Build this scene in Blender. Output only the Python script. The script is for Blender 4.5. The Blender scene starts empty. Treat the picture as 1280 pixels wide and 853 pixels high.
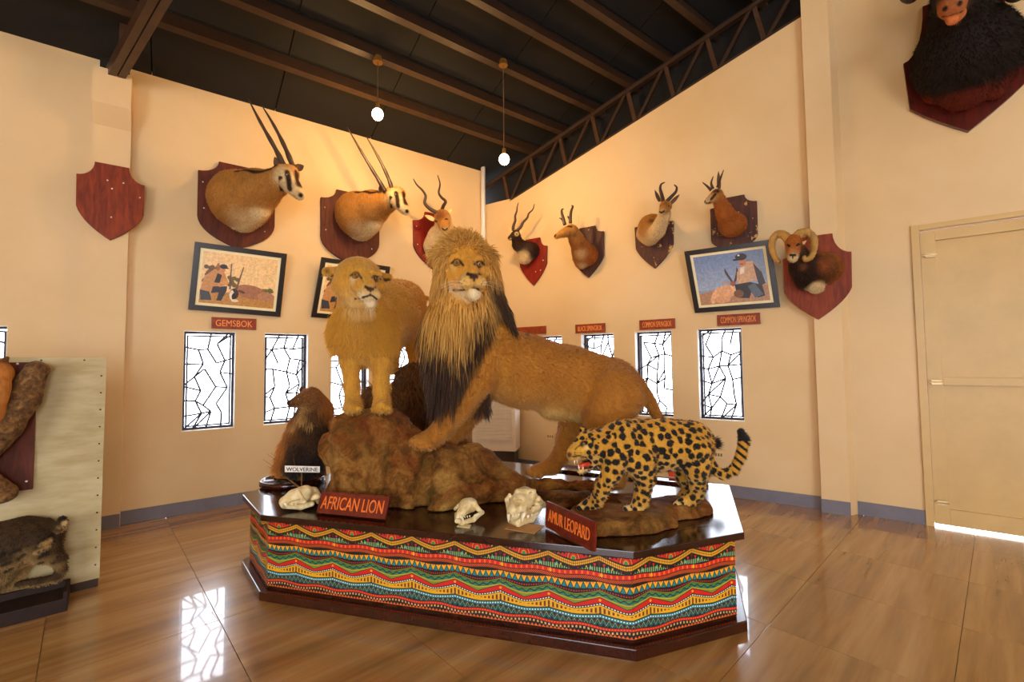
import bpy, bmesh, math, random, time
import numpy as np
from mathutils import Vector, Matrix
from mathutils.bvhtree import BVHTree
T0 = time.time()
SC = bpy.context.scene
COL = SC.collection
rng = np.random.default_rng(7)
random.seed(7)
# ------------------------------------------------------------------ camera
F, PITCH, ROLL, H = 569.0, 0.04769, -0.01057, 1.6
CU, CV = 640.0, 426.5
def ray(u, v):
    u, v = u - CU, v - CV
    c, s = math.cos(ROLL), math.sin(ROLL)
    a, b = c*u + s*v, -s*u + c*v
    x, z = a/F, -b/F
    return np.array([x, math.cos(PITCH) - z*math.sin(PITCH), math.sin(PITCH) + z*math.cos(PITCH)])
EYE = np.array([0.0, 0.0, H])
RIGHT = (ray(CU+1, CV) - ray(CU, CV))*F
UP = (ray(CU, CV-1) - ray(CU, CV))*F
AXIS = ray(CU, CV)
cam_data = bpy.data.cameras.new('camera')
cam_data.sensor_width = 36.0
cam_data.lens = F*36.0/1280.0
cam_data.clip_start = 0.05
cam = bpy.data.objects.new('camera', cam_data)
COL.objects.link(cam)
M = Matrix.Identity(4)
for i in range(3):
    M[i][0], M[i][1], M[i][2], M[i][3] = RIGHT[i], UP[i], -AXIS[i], EYE[i]
cam.matrix_world = M
SC.camera = cam
# ------------------------------------------------------------------ daylight, exposure
world = bpy.data.worlds.new('sky')
SC.world = world
world.use_nodes = True
wn = world.node_tree.nodes
wn['Background'].inputs[0].default_value = (0.82, 0.88, 1.0, 1)
wn['Background'].inputs[1].default_value = 11.0
SC.view_settings.view_transform = 'Standard'
SC.view_settings.look = 'None'
SC.view_settings.gamma = 1.0
SC.view_settings.exposure = 0.0
SC.view_settings.use_curve_mapping = False
SC.cycles.max_bounces = 8
SC.cycles.diffuse_bounces = 5
SC.cycles.glossy_bounces = 4
SC.cycles.sample_clamp_indirect = 6.0
SC.cycles.use_denoising = True
BULB_POWER = 74.0
BULB_COLOR = (1.0, 0.58, 0.21)
def area_light(name, loc, target, sx, sy, power, color):
    l = bpy.data.lights.new(name, 'AREA')
    l.shape = 'RECTANGLE'; l.size = sx; l.size_y = sy; l.energy = power; l.color = color
    o = bpy.data.objects.new(name, l); COL.objects.link(o)
    o.location = loc
    o.rotation_euler = (Vector(target) - Vector(loc)).to_track_quat('-Z', 'Y').to_euler()
    return o
# added fill lights before the unseen rear openings, standing in for daylight
area_light('rear_fill_light', (-2.6, -5.1, 2.1), (-0.4, 3.0, 1.2), 2.6, 2.6, 58.0, (1.0, 0.94, 0.84))
area_light('rear_fill_light', (2.9, -5.1, 2.1), (0.6, 3.0, 1.2), 2.6, 2.6, 58.0, (1.0, 0.94, 0.84))
# ------------------------------------------------------------------ pixel helpers
def P(u, v, d): return EYE + ray(u, v)*d
def px(n, d): return n*d/F
def floorpt(u, v, z=0.0):
    d = ray(u, v); return EYE + d*((z - H)/d[2])
def project(X):
    X = np.atleast_2d(X) - EYE
    x, y, z = X@RIGHT, X@AXIS, X@UP
    return np.stack([CU + F*x/y, CV - F*z/y, y], 1)
class Wall:
    def __init__(self, origin, azim, sign):
        a = math.radians(azim)
        self.o = np.array([origin[0], origin[1], 0.0])
        self.t = np.array([math.sin(a), math.cos(a), 0.0])      # along the wall, towards the right of the picture
        self.n = np.array([self.t[1], -self.t[0], 0.0])          # into the room
        self.up = np.array([0, 0, 1.0])
    def hit(self, u, v, off=0.0):
        d = ray(u, v)
        k = (self.n@(self.o + self.n*off - EYE))/(self.n@d)
        return EYE + d*k
    def sz(self, u, v, off=0.0):
        X = self.hit(u, v, off) - self.o
        return X@self.t, X[2]
    def at(self, s, z, off=0.0): return self.o + self.t*s + self.n*off + np.array([0, 0, z])
_p0 = floorpt(200, 648)
_a = math.radians(53.0)
_tl = np.array([math.sin(_a), math.cos(_a)])
_p1 = floorpt(960, 627.5)
_b = math.radians(57.0)
_tr = np.array([-math.sin(_b), math.cos(_b)])
_k = np.linalg.solve(np.array([_tl, -_tr]).T, _p1[:2] - _p0[:2])
CORNER = _p0[:2] + _tl*_k[0]
WL = Wall(CORNER, 53.0, 1)            # s runs negative towards the left
WR = Wall(CORNER, 180.0 - 57.0, 1)    # s runs positive towards the right
_pe = WR.hit(1052, 642)
S_PIL = (WR.sz(1013, 300)[0], WR.sz(1054, 300)[0])
WD = Wall(WR.at(S_PIL[1], 0)[:2], 180.0 - 52.5, 1)
# ------------------------------------------------------------------ object helpers
def new_mesh_object(name, verts, faces, mat=None, parent=None, smooth=False, mats=None, fmat=None):
    me = bpy.data.meshes.new(name)
    me.from_pydata([tuple(map(float, v)) for v in verts], [], [tuple(map(int, f)) for f in faces])
    me.update()
    return link_mesh(name, me, mat, parent, smooth, mats, fmat)
def link_mesh(name, me, mat=None, parent=None, smooth=False, mats=None, fmat=None):
    o = bpy.data.objects.new(name, me)
    COL.objects.link(o)
    for m in ([mat] if mat else []) + (mats or []): me.materials.append(m)
    if fmat is not None: me.polygons.foreach_set('material_index', np.asarray(fmat, dtype=np.int32))
    if smooth: me.polygons.foreach_set('use_smooth', np.ones(len(me.polygons), dtype=bool))
    if parent is not None: child(o, parent)
    return o
def child(o, parent):
    o.parent = parent
    o.matrix_parent_inverse = parent.matrix_world.inverted()
def fast_mesh(name, V, Fq, quads=True):
    """mesh from numpy arrays; Fq is (n,3) or (n,4)"""
    me = bpy.data.meshes.new(name)
    V = np.asarray(V, dtype=np.float32); Fq = np.asarray(Fq, dtype=np.int32)
    n, k = Fq.shape
    me.vertices.add(len(V)); me.vertices.foreach_set('co', V.ravel())
    me.loops.add(n*k); me.loops.foreach_set('vertex_index', Fq.ravel())
    me.polygons.add(n)
    me.polygons.foreach_set('loop_start', np.arange(n, dtype=np.int32)*k)
    me.polygons.foreach_set('loop_total', np.full(n, k, dtype=np.int32))
    me.update(calc_edges=True)
    me.validate()
    return me
def set_colors(me, C, name='Col'):
    C = np.asarray(C, dtype=np.float32)
    if C.shape[1] == 3: C = np.concatenate([C, np.ones((len(C), 1), np.float32)], 1)
    a = me.color_attributes.new(name, 'FLOAT_COLOR', 'POINT')
    a.data.foreach_set('color', C.ravel())
def empty(name, loc=(0, 0, 0)):
    o = bpy.data.objects.new(name, None)
    o.empty_display_size = 0.1
    COL.objects.link(o)
    o.matrix_world = Matrix.Translation(Vector([float(x) for x in loc]))
    return o
def tag(o, label, cat, group=None):
    o['label'] = label; o['category'] = cat
    if group: o['group'] = group
    return o
def structure(o):
    o['kind'] = 'structure'; return o
class MB:
    """collects simple shapes into one mesh"""
    def __init__(self): self.v = []; self.f = []
    def add(self, vs, fs):
        n = len(self.v); self.v += [np.asarray(x, float) for x in vs]; self.f += [tuple(i+n for i in f) for f in fs]
        return self
    def hexa(self, c8):   # 4 bottom ccw, 4 top ccw
        return self.add(c8, [(3,2,1,0),(4,5,6,7),(0,1,5,4),(1,2,6,5),(2,3,7,6),(3,0,4,7)])
    def box(self, c, ax, ay, az):  # centre and three half vectors
        c, ax, ay, az = (np.asarray(q, float) for q in (c, ax, ay, az))
        return self.hexa([c-ax-ay-az, c+ax-ay-az, c+ax+ay-az, c-ax+ay-az, c-ax-ay+az, c+ax-ay+az, c+ax+ay+az, c-ax+ay+az])
    def bar(self, a, b, w, h, up=(0, 0, 1)):
        a, b = np.asarray(a, float), np.asarray(b, float)
        t = b-a; L = np.linalg.norm(t); t /= L
        up = np.asarray(up, float); s = np.cross(t, up)
        if np.linalg.norm(s) < 1e-4: s = np.cross(t, [1, 0, 0.0])
        s /= np.linalg.norm(s); u = np.cross(s, t)
        return self.box((a+b)/2, t*L/2, s*w/2, u*h/2)
    def prism(self, poly, vec):  # polygon of 3d points, extruded by vec
        n = len(poly); poly = [np.asarray(q, float) for q in poly]; vec = np.asarray(vec, float)
        vs = poly + [q+vec for q in poly]
        fs = [tuple(range(n))[::-1], tuple(range(n, 2*n))] + [(i, (i+1) % n, n+(i+1) % n, n+i) for i in range(n)]
        return self.add(vs, fs)
    def tube(self, pts, rad, seg=8, cap=True):
        V, Fc = tube_arrays(pts, rad, seg, cap)
        return self.add(list(V), [tuple(f) for f in Fc])
    def build(self, name, mat=None, parent=None, smooth=False, bevel=0.0):
        o = new_mesh_object(name, self.v, self.f, mat, parent, smooth)
        bm = bmesh.new(); bm.from_mesh(o.data)
        bmesh.ops.recalc_face_normals(bm, faces=bm.faces)
        if bevel:
            bmesh.ops.bevel(bm, geom=[e for e in bm.edges if len(e.link_faces) == 2 and e.calc_face_angle(0) > 0.6], offset=bevel, segments=2, affect='EDGES', profile=0.7)
        bm.to_mesh(o.data); bm.free()
        return o
def tube_arrays(pts, rad, seg=8, cap=True):
    pts = np.asarray(pts, float); n = len(pts)
    rad = np.full(n, rad, float) if np.isscalar(rad) else np.asarray(rad, float)
    t = np.gradient(pts, axis=0); t /= np.linalg.norm(t, axis=1)[:, None] + 1e-12
    ref = np.array([0.13, 0.27, 0.95]); 
    if abs(t[0]@ref) > 0.9: ref = np.array([0.9, 0.3, 0.1])
    u = np.cross(t[0], ref); u /= np.linalg.norm(u)
    V = []
    ang = np.arange(seg)*2*math.pi/seg
    for i in range(n):
        u = u - t[i]*(u@t[i]); u /= np.linalg.norm(u); w = np.cross(t[i], u)
        V.append(pts[i] + rad[i]*(np.cos(ang)[:, None]*u + np.sin(ang)[:, None]*w))
    V = np.concatenate(V)
    Fc = []
    for i in range(n-1):
        for j in range(seg):
            k = (j+1) % seg
            Fc.append((i*seg+j, i*seg+k, (i+1)*seg+k, (i+1)*seg+j))
    if cap: Fc += [tuple(range(seg))[::-1], tuple(range((n-1)*seg, n*seg))]
    return V, Fc
def catmull(pts, n=8):
    pts = np.asarray(pts, float)
    q = np.concatenate([[2*pts[0]-pts[1]], pts, [2*pts[-1]-pts[-2]]])
    out = []
    for i in range(1, len(q)-2):
        for k in range(n):
            t = k/n; a, b, c, d = q[i-1], q[i], q[i+1], q[i+2]
            out.append(0.5*((2*b)+(c-a)*t+(2*a-5*b+4*c-d)*t*t+(3*b-a-3*c+d)*t**3))
    out.append(pts[-1])
    return np.array(out)
# ------------------------------------------------------------------ materials
def srgb(r, g, b):
    def f(c):
        c /= 255.0
        return c/12.92 if c <= 0.04045 else ((c+0.055)/1.055)**2.4
    return (f(r), f(g), f(b))
def rgba(c): return (c[0], c[1], c[2], 1.0)
class Mat:
    def __init__(self, name, color=(0.8, 0.8, 0.8), rough=0.6, metal=0.0, spec=0.5):
        self.m = bpy.data.materials.new(name); self.m.use_nodes = True
        self.t = self.m.node_tree; self.n = self.t.nodes; self.b = self.n['Principled BSDF']
        self.b.inputs['Base Color'].default_value = rgba(color)
        self.b.inputs['Roughness'].default_value = rough
        self.b.inputs['Metallic'].default_value = metal
        self.b.inputs['Specular IOR Level'].default_value = spec
        self.m.diffuse_color = rgba(color)
    def node(self, typ, **kw):
        n = self.n.new(typ)
        for k, v in kw.items():
            if k in n.inputs: n.inputs[k].default_value = v
            else: setattr(n, k, v)
        return n
    def link(self, a, b): self.t.links.new(a, b)
    def coords(self, kind='Object', scale=(1, 1, 1), rot=(0, 0, 0)):
        tc = self.node('ShaderNodeTexCoord'); mp = self.node('ShaderNodeMapping')
        mp.inputs['Scale'].default_value = scale; mp.inputs['Rotation'].default_value = rot
        self.link(tc.outputs[kind], mp.inputs[0]); return mp.outputs[0]
    def noise(self, vec=None, scale=5.0, detail=4.0, rough=0.6, dist=0.0):
        n = self.node('ShaderNodeTexNoise', Scale=scale, Detail=detail, Roughness=rough, Distortion=dist)
        if vec is not None: self.link(vec, n.inputs['Vector'])
        return n.outputs['Fac']
    def ramp(self, fac, stops):
        r = self.node('ShaderNodeValToRGB'); e = r.color_ramp.elements
        while len(e) < len(stops): e.new(0.5)
        for el, (p, c) in zip(e, stops):
            el.position = p; el.color = rgba(c) if not np.isscalar(c) else (c, c, c, 1)
        self.link(fac, r.inputs[0]); return r.outputs[0]
    def mix(self, a, b, fac, mode='MIX'):
        n = self.node('ShaderNodeMix', data_type='RGBA', blend_type=mode)
        for s, v in ((n.inputs[0], fac), (n.inputs[6], a), (n.inputs[7], b)):
            if isinstance(v, bpy.types.NodeSocket): self.link(v, s)
            elif np.isscalar(v): s.default_value = v
            else: s.default_value = rgba(v)
        return n.outputs[2]
    def math(self, op, a, b=0.0):
        n = self.node('ShaderNodeMath', operation=op)
        for s, v in ((n.inputs[0], a), (n.inputs[1], b)):
            if isinstance(v, bpy.types.NodeSocket): self.link(v, s)
            else: s.default_value = v
        return n.outputs[0]
    def color(self, s): self.link(s, self.b.inputs['Base Color']); return self
    def bump(self, h, strength=0.3, dist=0.01):
        n = self.node('ShaderNodeBump', Strength=strength, Distance=dist)
        self.link(h, n.inputs['Height']); self.link(n.outputs[0], self.b.inputs['Normal']); return self
def plain(name, color, rough=0.6, metal=0.0, var=0.12, scale=12.0, bump=0.0, spec=0.5):
    m = Mat(name, color, rough, metal, spec)
    v = m.coords('Object')
    f = m.noise(v, scale, 5.0)
    lo = tuple(c*(1-var) for c in color); hi = tuple(min(1, c*(1+var)) for c in color)
    m.color(m.ramp(f, [(0.3, lo), (0.7, hi)]))
    if bump: m.bump(m.noise(v, scale*6, 3.0), bump, 0.004)
    return m.m
def wood(name, dark, light, rough=0.35, scale=(14, 14, 1.6), coat=0.0):
    m = Mat(name, light, rough)
    v = m.coords('Object', scale)
    f = m.noise(v, 3.0, 6.0, 0.65, 0.6)
    f2 = m.noise(m.coords('Object', (3, 3, 3)), 1.5, 2.0)
    c = m.ramp(f, [(0.30, dark), (0.52, tuple((a+b)/2 for a, b in zip(dark, light))), (0.75, light)])
    c = m.mix(c, m.ramp(f2, [(0.3, 0.75), (0.7, 1.0)]), 0.6, 'MULTIPLY')
    m.color(c); m.b.inputs['Specular IOR Level'].default_value = 0.3
    if coat: m.b.inputs['Coat Weight'].default_value = coat; m.b.inputs['Coat Roughness'].default_value = 0.12
    return m.m
def fur_mat(name, rough=0.75, var=0.25, scale=60.0, bump=0.5, stretch=(1, 1, 0.25)):
    """colour comes from the Col attribute (coat markings), with hair noise on top"""
    m = Mat(name, (0.5, 0.4, 0.3), rough, 0, 0.25)
    at = m.node('ShaderNodeAttribute', attribute_name='Col')
    v = m.coords('Object', stretch)
    f = m.noise(v, scale, 6.0, 0.7)
    f2 = m.noise(m.coords('Object'), 9.0, 3.0)
    c = m.mix(at.outputs['Color'], m.ramp(f, [(0.25, 1-var*1.6), (0.75, 1.0+var*0.6)]), 1.0, 'MULTIPLY')
    c = m.mix(c, m.ramp(f2, [(0.3, 1-var*0.7), (0.7, 1.0)]), 1.0, 'MULTIPLY')
    m.color(c); m.bump(f, bump, 0.006)
    m.b.inputs['Sheen Weight'].default_value = 0.15
    return m.m
def strand_mat(name, rough=0.5):
    m = Mat(name, (0.4, 0.3, 0.2), rough, 0, 0.3)
    at = m.node('ShaderNodeAttribute', attribute_name='Col')
    m.color(at.outputs['Color'])
    return m.m
# ------------------------------------------------------------------ the setting
def wall_paint():
    m = Mat('cream_wall_paint', srgb(238, 212, 168), 0.55, 0, 0.3)
    v = m.coords('Object')
    f = m.noise(v, 0.8, 5.0, 0.6); g = m.noise(v, 35.0, 2.0)
    m.color(m.ramp(f, [(0.3, srgb(216, 184, 132)), (0.7, srgb(226, 197, 150))]))
    m.bump(g, 0.06, 0.003)
    return m.m
M_WALL = wall_paint()
M_BASE = plain('grey_skirting_paint', srgb(112, 108, 116), 0.5, 0, 0.12, 6.0)
M_STEEL = plain('dark_brown_steel', srgb(56, 38, 24), 0.45, 0.0, 0.25, 9.0, 0.1)
M_ROOF = plain('dark_roof_sheet', srgb(14, 10, 6), 0.85, 0, 0.3, 5.0, 0.2)
M_TRUSS = plain('rusty_truss_steel', srgb(70, 46, 28), 0.4, 0.0, 0.3, 9.0, 0.1)
M_WHITE = plain('white_plaster', srgb(240, 236, 228), 0.5, 0, 0.05, 8.0)
M_FRAME = plain('window_frame_steel', srgb(46, 40, 52), 0.4, 0.2, 0.15, 20.0)
def glass_mat():
    m = Mat('window_glass', (0.95, 0.97, 1.0), 0.05)
    tr = m.node('ShaderNodeBsdfTransparent'); gl = m.node('ShaderNodeBsdfGlossy', Roughness=0.03)
    mx = m.node('ShaderNodeMixShader'); fr = m.node('ShaderNodeFresnel', IOR=1.3)
    m.link(fr.outputs[0], mx.inputs[0]); m.link(tr.outputs[0], mx.inputs[1]); m.link(gl.outputs[0], mx.inputs[2])
    m.link(mx.outputs[0], m.n['Material Output'].inputs[0])
    return m.m
M_GLASS = glass_mat()
# floor: large polished tiles with a wood-like grain
def floor_tile_mat():
    m = Mat('polished_wood_look_tile', srgb(190, 150, 100), 0.2, 0, 0.6)
    m.b.inputs['Coat Weight'].default_value = 0.75; m.b.inputs['Coat Roughness'].default_value = 0.04
    geo = m.node('ShaderNodeNewGeometry')
    rt = m.node('ShaderNodeMapping'); rt.inputs['Rotation'].default_value = (0, 0, math.radians(47.0)); m.link(geo.outputs['Position'], rt.inputs[0])
    mp = m.node('ShaderNodeMapping'); mp.inputs['Scale'].default_value = (4.5, 0.30, 1); m.link(rt.outputs[0], mp.inputs[0])
    oi = m.node('ShaderNodeObjectInfo')
    ad = m.node('ShaderNodeVectorMath', operation='ADD')
    m.link(mp.outputs[0], ad.inputs[0]); 
    sc = m.math('MULTIPLY', oi.outputs['Random'], 0.35)
    m.link(sc, ad.inputs[1])
    f = m.noise(ad.outputs[0], 1.6, 6.0, 0.6, 0.15)
    g = m.noise(ad.outputs[0], 5.0, 3.0, 0.55, 0.1)
    c = m.ramp(f, [(0.32, srgb(134, 92, 44)), (0.5, srgb(164, 120, 64)), (0.7, srgb(186, 144, 90))])
    c = m.mix(c, m.ramp(g, [(0.35, 0.80), (0.6, 1.0)]), 0.6, 'MULTIPLY')
    m.color(c)
    m.b.inputs['Roughness'].default_value = 0.24
    return m.m
M_TILE = floor_tile_mat()
M_GROUT = plain('floor_grout', srgb(150, 118, 80), 0.7)
ROOM = [WL.at(-10.6, 0), WL.at(0, 0), WR.at(S_PIL[1], 0), WD.at(5.2, 0), np.array([7.4, -5.6, 0]), np.array([-8.2, -5.6, 0])]
fl = MB(); fl.prism([q + np.array([0, 0, -0.03]) for q in ROOM], (0, 0, -0.12))
floor_ob = structure(fl.build('floor', M_GROUT))
def inside(pt, poly):
    x, y = pt; c = False; n = len(poly)
    for i in range(n):
        a, b = poly[i], poly[(i+1) % n]
        if (a[1] > y) != (b[1] > y) and x < (b[0]-a[0])*(y-a[1])/(b[1]-a[1]) + a[0]: c = not c
    return c
TS = 0.8
ta = math.radians(47.0); tx = np.array([math.sin(ta), math.cos(ta), 0]); ty = np.array([math.cos(ta), -math.sin(ta), 0])
t_org = floorpt(246, 722)
tb = MB(); hs = TS/2 - 0.0012
tb.box((0, 0, -0.015), tx*hs, ty*hs, (0, 0, 0.015))
tile_proto = tb.build('tile', M_TILE, None, bevel=0.0015)
first = True
for i in range(-14, 15):
    for j in range(-14, 15):
        c = t_org + tx*(i+0.5)*TS + ty*(j+0.5)*TS
        cs = [c + tx*a*hs + ty*b*hs for a in (-1, 1) for b in (-1, 1)]
        ins = [inside(q[:2], ROOM) for q in cs]
        if not any(ins): continue
        pr = project(c[None])[0]
        if pr[2] < 0.3 and np.linalg.norm(c) > 2.5: continue      # behind the camera the screed does
        if all(ins):
            o = tile_proto if first else tile_proto.copy()
            if not first: COL.objects.link(o)
            first = False
            o.location = Vector(c)
            o.parent = floor_ob
        else:                                                       # cut tile along a wall
            bm = bmesh.new(); 
            bm.from_mesh(tile_proto.data)
            bmesh.ops.translate(bm, verts=bm.verts, vec=Vector(c))
            for a in range(len(ROOM)):
                p, q = ROOM[a], ROOM[(a+1) % len(ROOM)]
                nrm = np.array([q[1]-p[1], -(q[0]-p[0]), 0]); nrm /= np.linalg.norm(nrm)
                bmesh.ops.bisect_plane(bm, geom=bm.verts[:]+bm.edges[:]+bm.faces[:], plane_co=Vector(p+nrm*0.001), plane_no=Vector(-nrm), clear_outer=True)
            if len(bm.faces) == 0: bm.free(); continue
            me = bpy.data.meshes.new('tile'); bm.to_mesh(me); bm.free()
            me.materials.append(M_TILE)
            o = bpy.data.objects.new('tile', me); COL.objects.link(o); o.parent = floor_ob
# ---- walls
TH = 0.22
def wall_with_openings(name, w, s0, s1, top_fn, holes, mat=M_WALL, tops=()):
    """holes: (sa, sb, za, zb) without overlap in s; top_fn(s) gives the height; tops: extra break points"""
    mb = MB()
    cuts = sorted(set([s0, s1] + [h[0] for h in holes] + [h[1] for h in holes] + list(tops)))
    def block(sa, sb, za0, za1, zb0, zb1):
        q = []
        for off in (0.0, -TH):
            q.append([w.at(sa, za0, off), w.at(sb, zb0, off), w.at(sb, zb1, off), w.at(sa, za1, off)])
        mb.hexa([q[0][0], q[0][1], q[1][1], q[1][0], q[0][3], q[0][2], q[1][2], q[1][3]])
    for sa, sb in zip(cuts[:-1], cuts[1:]):
        mid = (sa+sb)/2
        hh = [h for h in holes if h[0] <= mid <= h[1]]
        e = (sb-sa)*1e-4
        ta_, tb_ = top_fn(sa+e), top_fn(sb-e)
        if hh:
            h = hh[0]
            if h[2] > 0.01: block(sa, sb, 0, h[2], 0, h[2])
            block(sa, sb, h[3], ta_, h[3], tb_)
        else: block(sa, sb, 0, ta_, 0, tb_)
    return structure(mb.build(name, mat))
ZW = (0.885, 1.99)
def win_s(w, ua, ub):
    return w.sz(ua, 470)[0], w.sz(ub, 470)[0]
left_wins = [win_s(WL, -75, 7), win_s(WL, 228.5, 294), win_s(WL, 330, 385), win_s(WL, 413.5, 461), win_s(WL, 484, 524)]
right_wins = [win_s(WR, 661, 703), win_s(WR, 727, 768), win_s(WR, 794.5, 841), win_s(WR, 873, 929)]
ZT_L = WL.sz(400, 134)[1]
rk0, rk1 = WR.sz(637, 252), WR.sz(987, 30)
rake = (rk1[1]-rk0[1])/(rk1[0]-rk0[0])
s_col = (WL.sz(108, 150)[0], WL.sz(172, 150)[0])
s_notch = (WL.sz(128, 70)[0], WL.sz(163, 70)[0])
def top_left(s):
    return WL.sz(145, 98)[1]-0.05 if s_notch[0] < s < s_notch[1] else ZT_L
wall_left = wall_with_openings('wall_left', WL, -10.6, 0.0, top_left, [(a, b, *ZW) for a, b in left_wins], tops=s_notch)
s636 = WR.sz(637, 250)[0]
def top_right(s):
    return rk0[1] + (s-rk0[0])*rake if s > s636 else WR.sz(624, 252)[1]
wall_right = wall_with_openings('wall_right', WR, 0.0, S_PIL[1], top_right, [(a, b, *ZW) for a, b in right_wins], tops=(s636,))
zr = lambda s: top_right(S_PIL[1]) + 0.15 + s*rake
DOOR_S = (WD.sz(1158, 470)[0], WD.sz(1158, 470)[0] + 1.28)
DOOR_Z = WD.sz(1158, 288)[1]
wall_door = wall_with_openings('wall_front', WD, 0.0, 5.2, zr, [(DOOR_S[0], DOOR_S[1], 0.0, DOOR_Z)])
def simple_wall(name, a, b, z, holes=()):
    a, b = np.asarray(a), np.asarray(b); t = (b-a); L = np.linalg.norm(t); t = t/L
    az = math.degrees(math.atan2(t[0], t[1])); w = Wall(a[:2], az, 1)
    return wall_with_openings(name, w, 0, L, lambda s: z, list(holes))
simple_wall('wall_side', ROOM[3], ROOM[4], 9.0)
simple_wall('wall_back', ROOM[4], ROOM[5], 9.0, [(3.0, 6.0, 0.5, 3.4), (8.6, 11.6, 0.5, 3.4)])
simple_wall('wall_rear', ROOM[5], ROOM[0], 9.0)
# ---- pilasters and corner pipe
pm = MB()
pz = top_right(S_PIL[1]) + 0.25
poly = [WR.at(S_PIL[0], 0, 0.0), WR.at(S_PIL[0], 0, 0.10), WR.at(S_PIL[1]-0.05, 0, 0.10), WR.at(S_PIL[1]+0.02, 0, 0.0)]
pm.prism([q+np.array([0, 0, 0]) for q in poly], (0, 0, pz))
structure(pm.build('trim_1', M_WALL))
# left column: shallow pilaster with a corbelled head that carries the truss foot
cm = MB()
zc = [0.0, WL.sz(145, 198)[1], WL.sz(145, 165)[1], WL.sz(145, 145)[1], WL.sz(145, 103)[1]]
sa, sb = WL.sz(111, 300, 0.1)[0], WL.sz(160, 300, 0.1)[0]
prof = [(0.09, zc[0]), (0.09, zc[2]), (0.24, zc[3]), (0.24, zc[4]), (0.0, zc[4]), (0.0, zc[0])]
cm.prism([WL.at(sa, z, o) for o, z in prof], WL.t*(sb-sa))
structure(cm.build('trim_2', M_WALL))
pp = MB()
pp.tube([WL.at(-0.075, 0, 0.07), WL.at(-0.075, 2.4, 0.07), WL.at(-0.06, WL.sz(608, 196)[1], 0.07)], 0.038, 12)
structure(pp.build('trim_3', M_WHITE, smooth=True))
# ---- baseboards
def baseboard(name, w, s0, s1, h=0.135, off=0.0, d=0.015):
    mb = MB(); mb.box(w.at((s0+s1)/2, h/2, off+d/2), w.t*(s1-s0)/2, w.n*d/2, (0, 0, h/2))
    return structure(mb.build(name, M_BASE, bevel=0.002))
baseboard('baseboard_left', WL, sb, -0.01, off=0.0)
baseboard('baseboard_column', WL, sa, sb, off=0.09)
baseboard('baseboard_far_left', WL, -10.5, sa)
baseboard('baseboard_right', WR, 0.01, S_PIL[0])
baseboard('baseboard_pilaster', WR, S_PIL[0]-0.005, S_PIL[1]-0.045, off=0.10)
baseboard('baseboard_door', WD, 0.02, DOOR_S[0]-0.06)
# ---- windows
def crackle(w, s0, s1, z0, z1, seed, off):
    """irregular leading: edges of a jittered cell pattern"""
    r = random.Random(seed); nx, nz = 4, 7
    g = {}
    for i in range(nx+1):
        for j in range(nz+1):
            jx = 0 if i in (0, nx) else r.uniform(-.34, .34); jz = 0 if j in (0, nz) else r.uniform(-.34, .34)
            g[i, j] = (s0+(s1-s0)*(i+jx+(0.25 if j % 2 and 0 < i < nx else -0.1 if 0 < i < nx else 0))/nx, z0+(z1-z0)*(j+jz)/nz)
    mb = MB()
    def seg(a, b):
        a, b = g[a], g[b]
        mb.bar(w.at(a[0], a[1], off), w.at(b[0], b[1], off), 0.019, 0.010, w.n)
    for i in range(nx+1):
        for j in range(nz+1):
            if i < nx and 0 < j < nz and r.random() < 0.62: seg((i, j), (i+1, j))
            if j < nz and 0 < i < nx and r.random() < 0.9: seg((i, j), (i, j+1))
            if i < nx and j < nz and r.random() < 0.16: seg((i, j), (i+1, j+1))
    return mb
def window(k, w, s0, s1):
    z0, z1 = ZW
    inn = 0.012
    fo = -0.14
    fr = MB()
    t = 0.026
    for a, b in (((s0+t/2, z0), (s0+t/2, z1)), ((s1-t/2, z0), (s1-t/2, z1))):
        fr.bar(w.at(*a, fo), w.at(*b, fo), t, 0.05, w.n)
    for z in (z0+t/2, z1-t/2): fr.bar(w.at(s0+t, z, fo), w.at(s1-t, z, fo), t, 0.05, w.n)
    root = structure(fr.build('window_%d' % k, M_FRAME, bevel=0.002))
    c = MB()                                   # casement inside the frame
    q = 0.018; a0, a1, b0, b1 = s0+t+0.004, s1-t-0.004, z0+t+0.004, z1-t-0.012
    for s in (a0+q/2, a1-q/2): c.bar(w.at(s, b0, fo-0.02), w.at(s, b1, fo-0.02), q, 0.03, w.n)
    for z in (b0+q/2, b1-q/2): c.bar(w.at(a0+q, z, fo-0.02), w.at(a1-q, z, fo-0.02), q, 0.03, w.n)
    c.build('casement', M_FRAME, root)
    gl = MB(); gl.box(w.at((a0+a1)/2, (b0+b1)/2, fo-0.02), w.t*(a1-a0-2*q)/2, w.n*0.002, (0, 0, (b1-b0-2*q)/2))
    gl.build('pane', M_GLASS, root)
    crackle(w, s0+0.004, s1-0.004, z0+0.004, z1-0.004, 10+k, fo+0.05).build('grille', M_FRAME, root)
    rv = MB()                                  # white reveal lining
    e = 0.004
    for s in (s0+e/2, s1-e/2): rv.bar(w.at(s, z0, -0.05), w.at(s, z1, -0.05), e, 0.10, w.n)
    for z in (z0+e/2, z1-e/2): rv.bar(w.at(s0+e, z, -0.05), w.at(s1-e, z, -0.05), e, 0.10, w.n)
    rv.build('reveal', M_WHITE, root)
for k, (a, b) in enumerate(left_wins): window(k+1, WL, a, b)
for k, (a, b) in enumerate(right_wins): window(k+6, WR, a, b)
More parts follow.
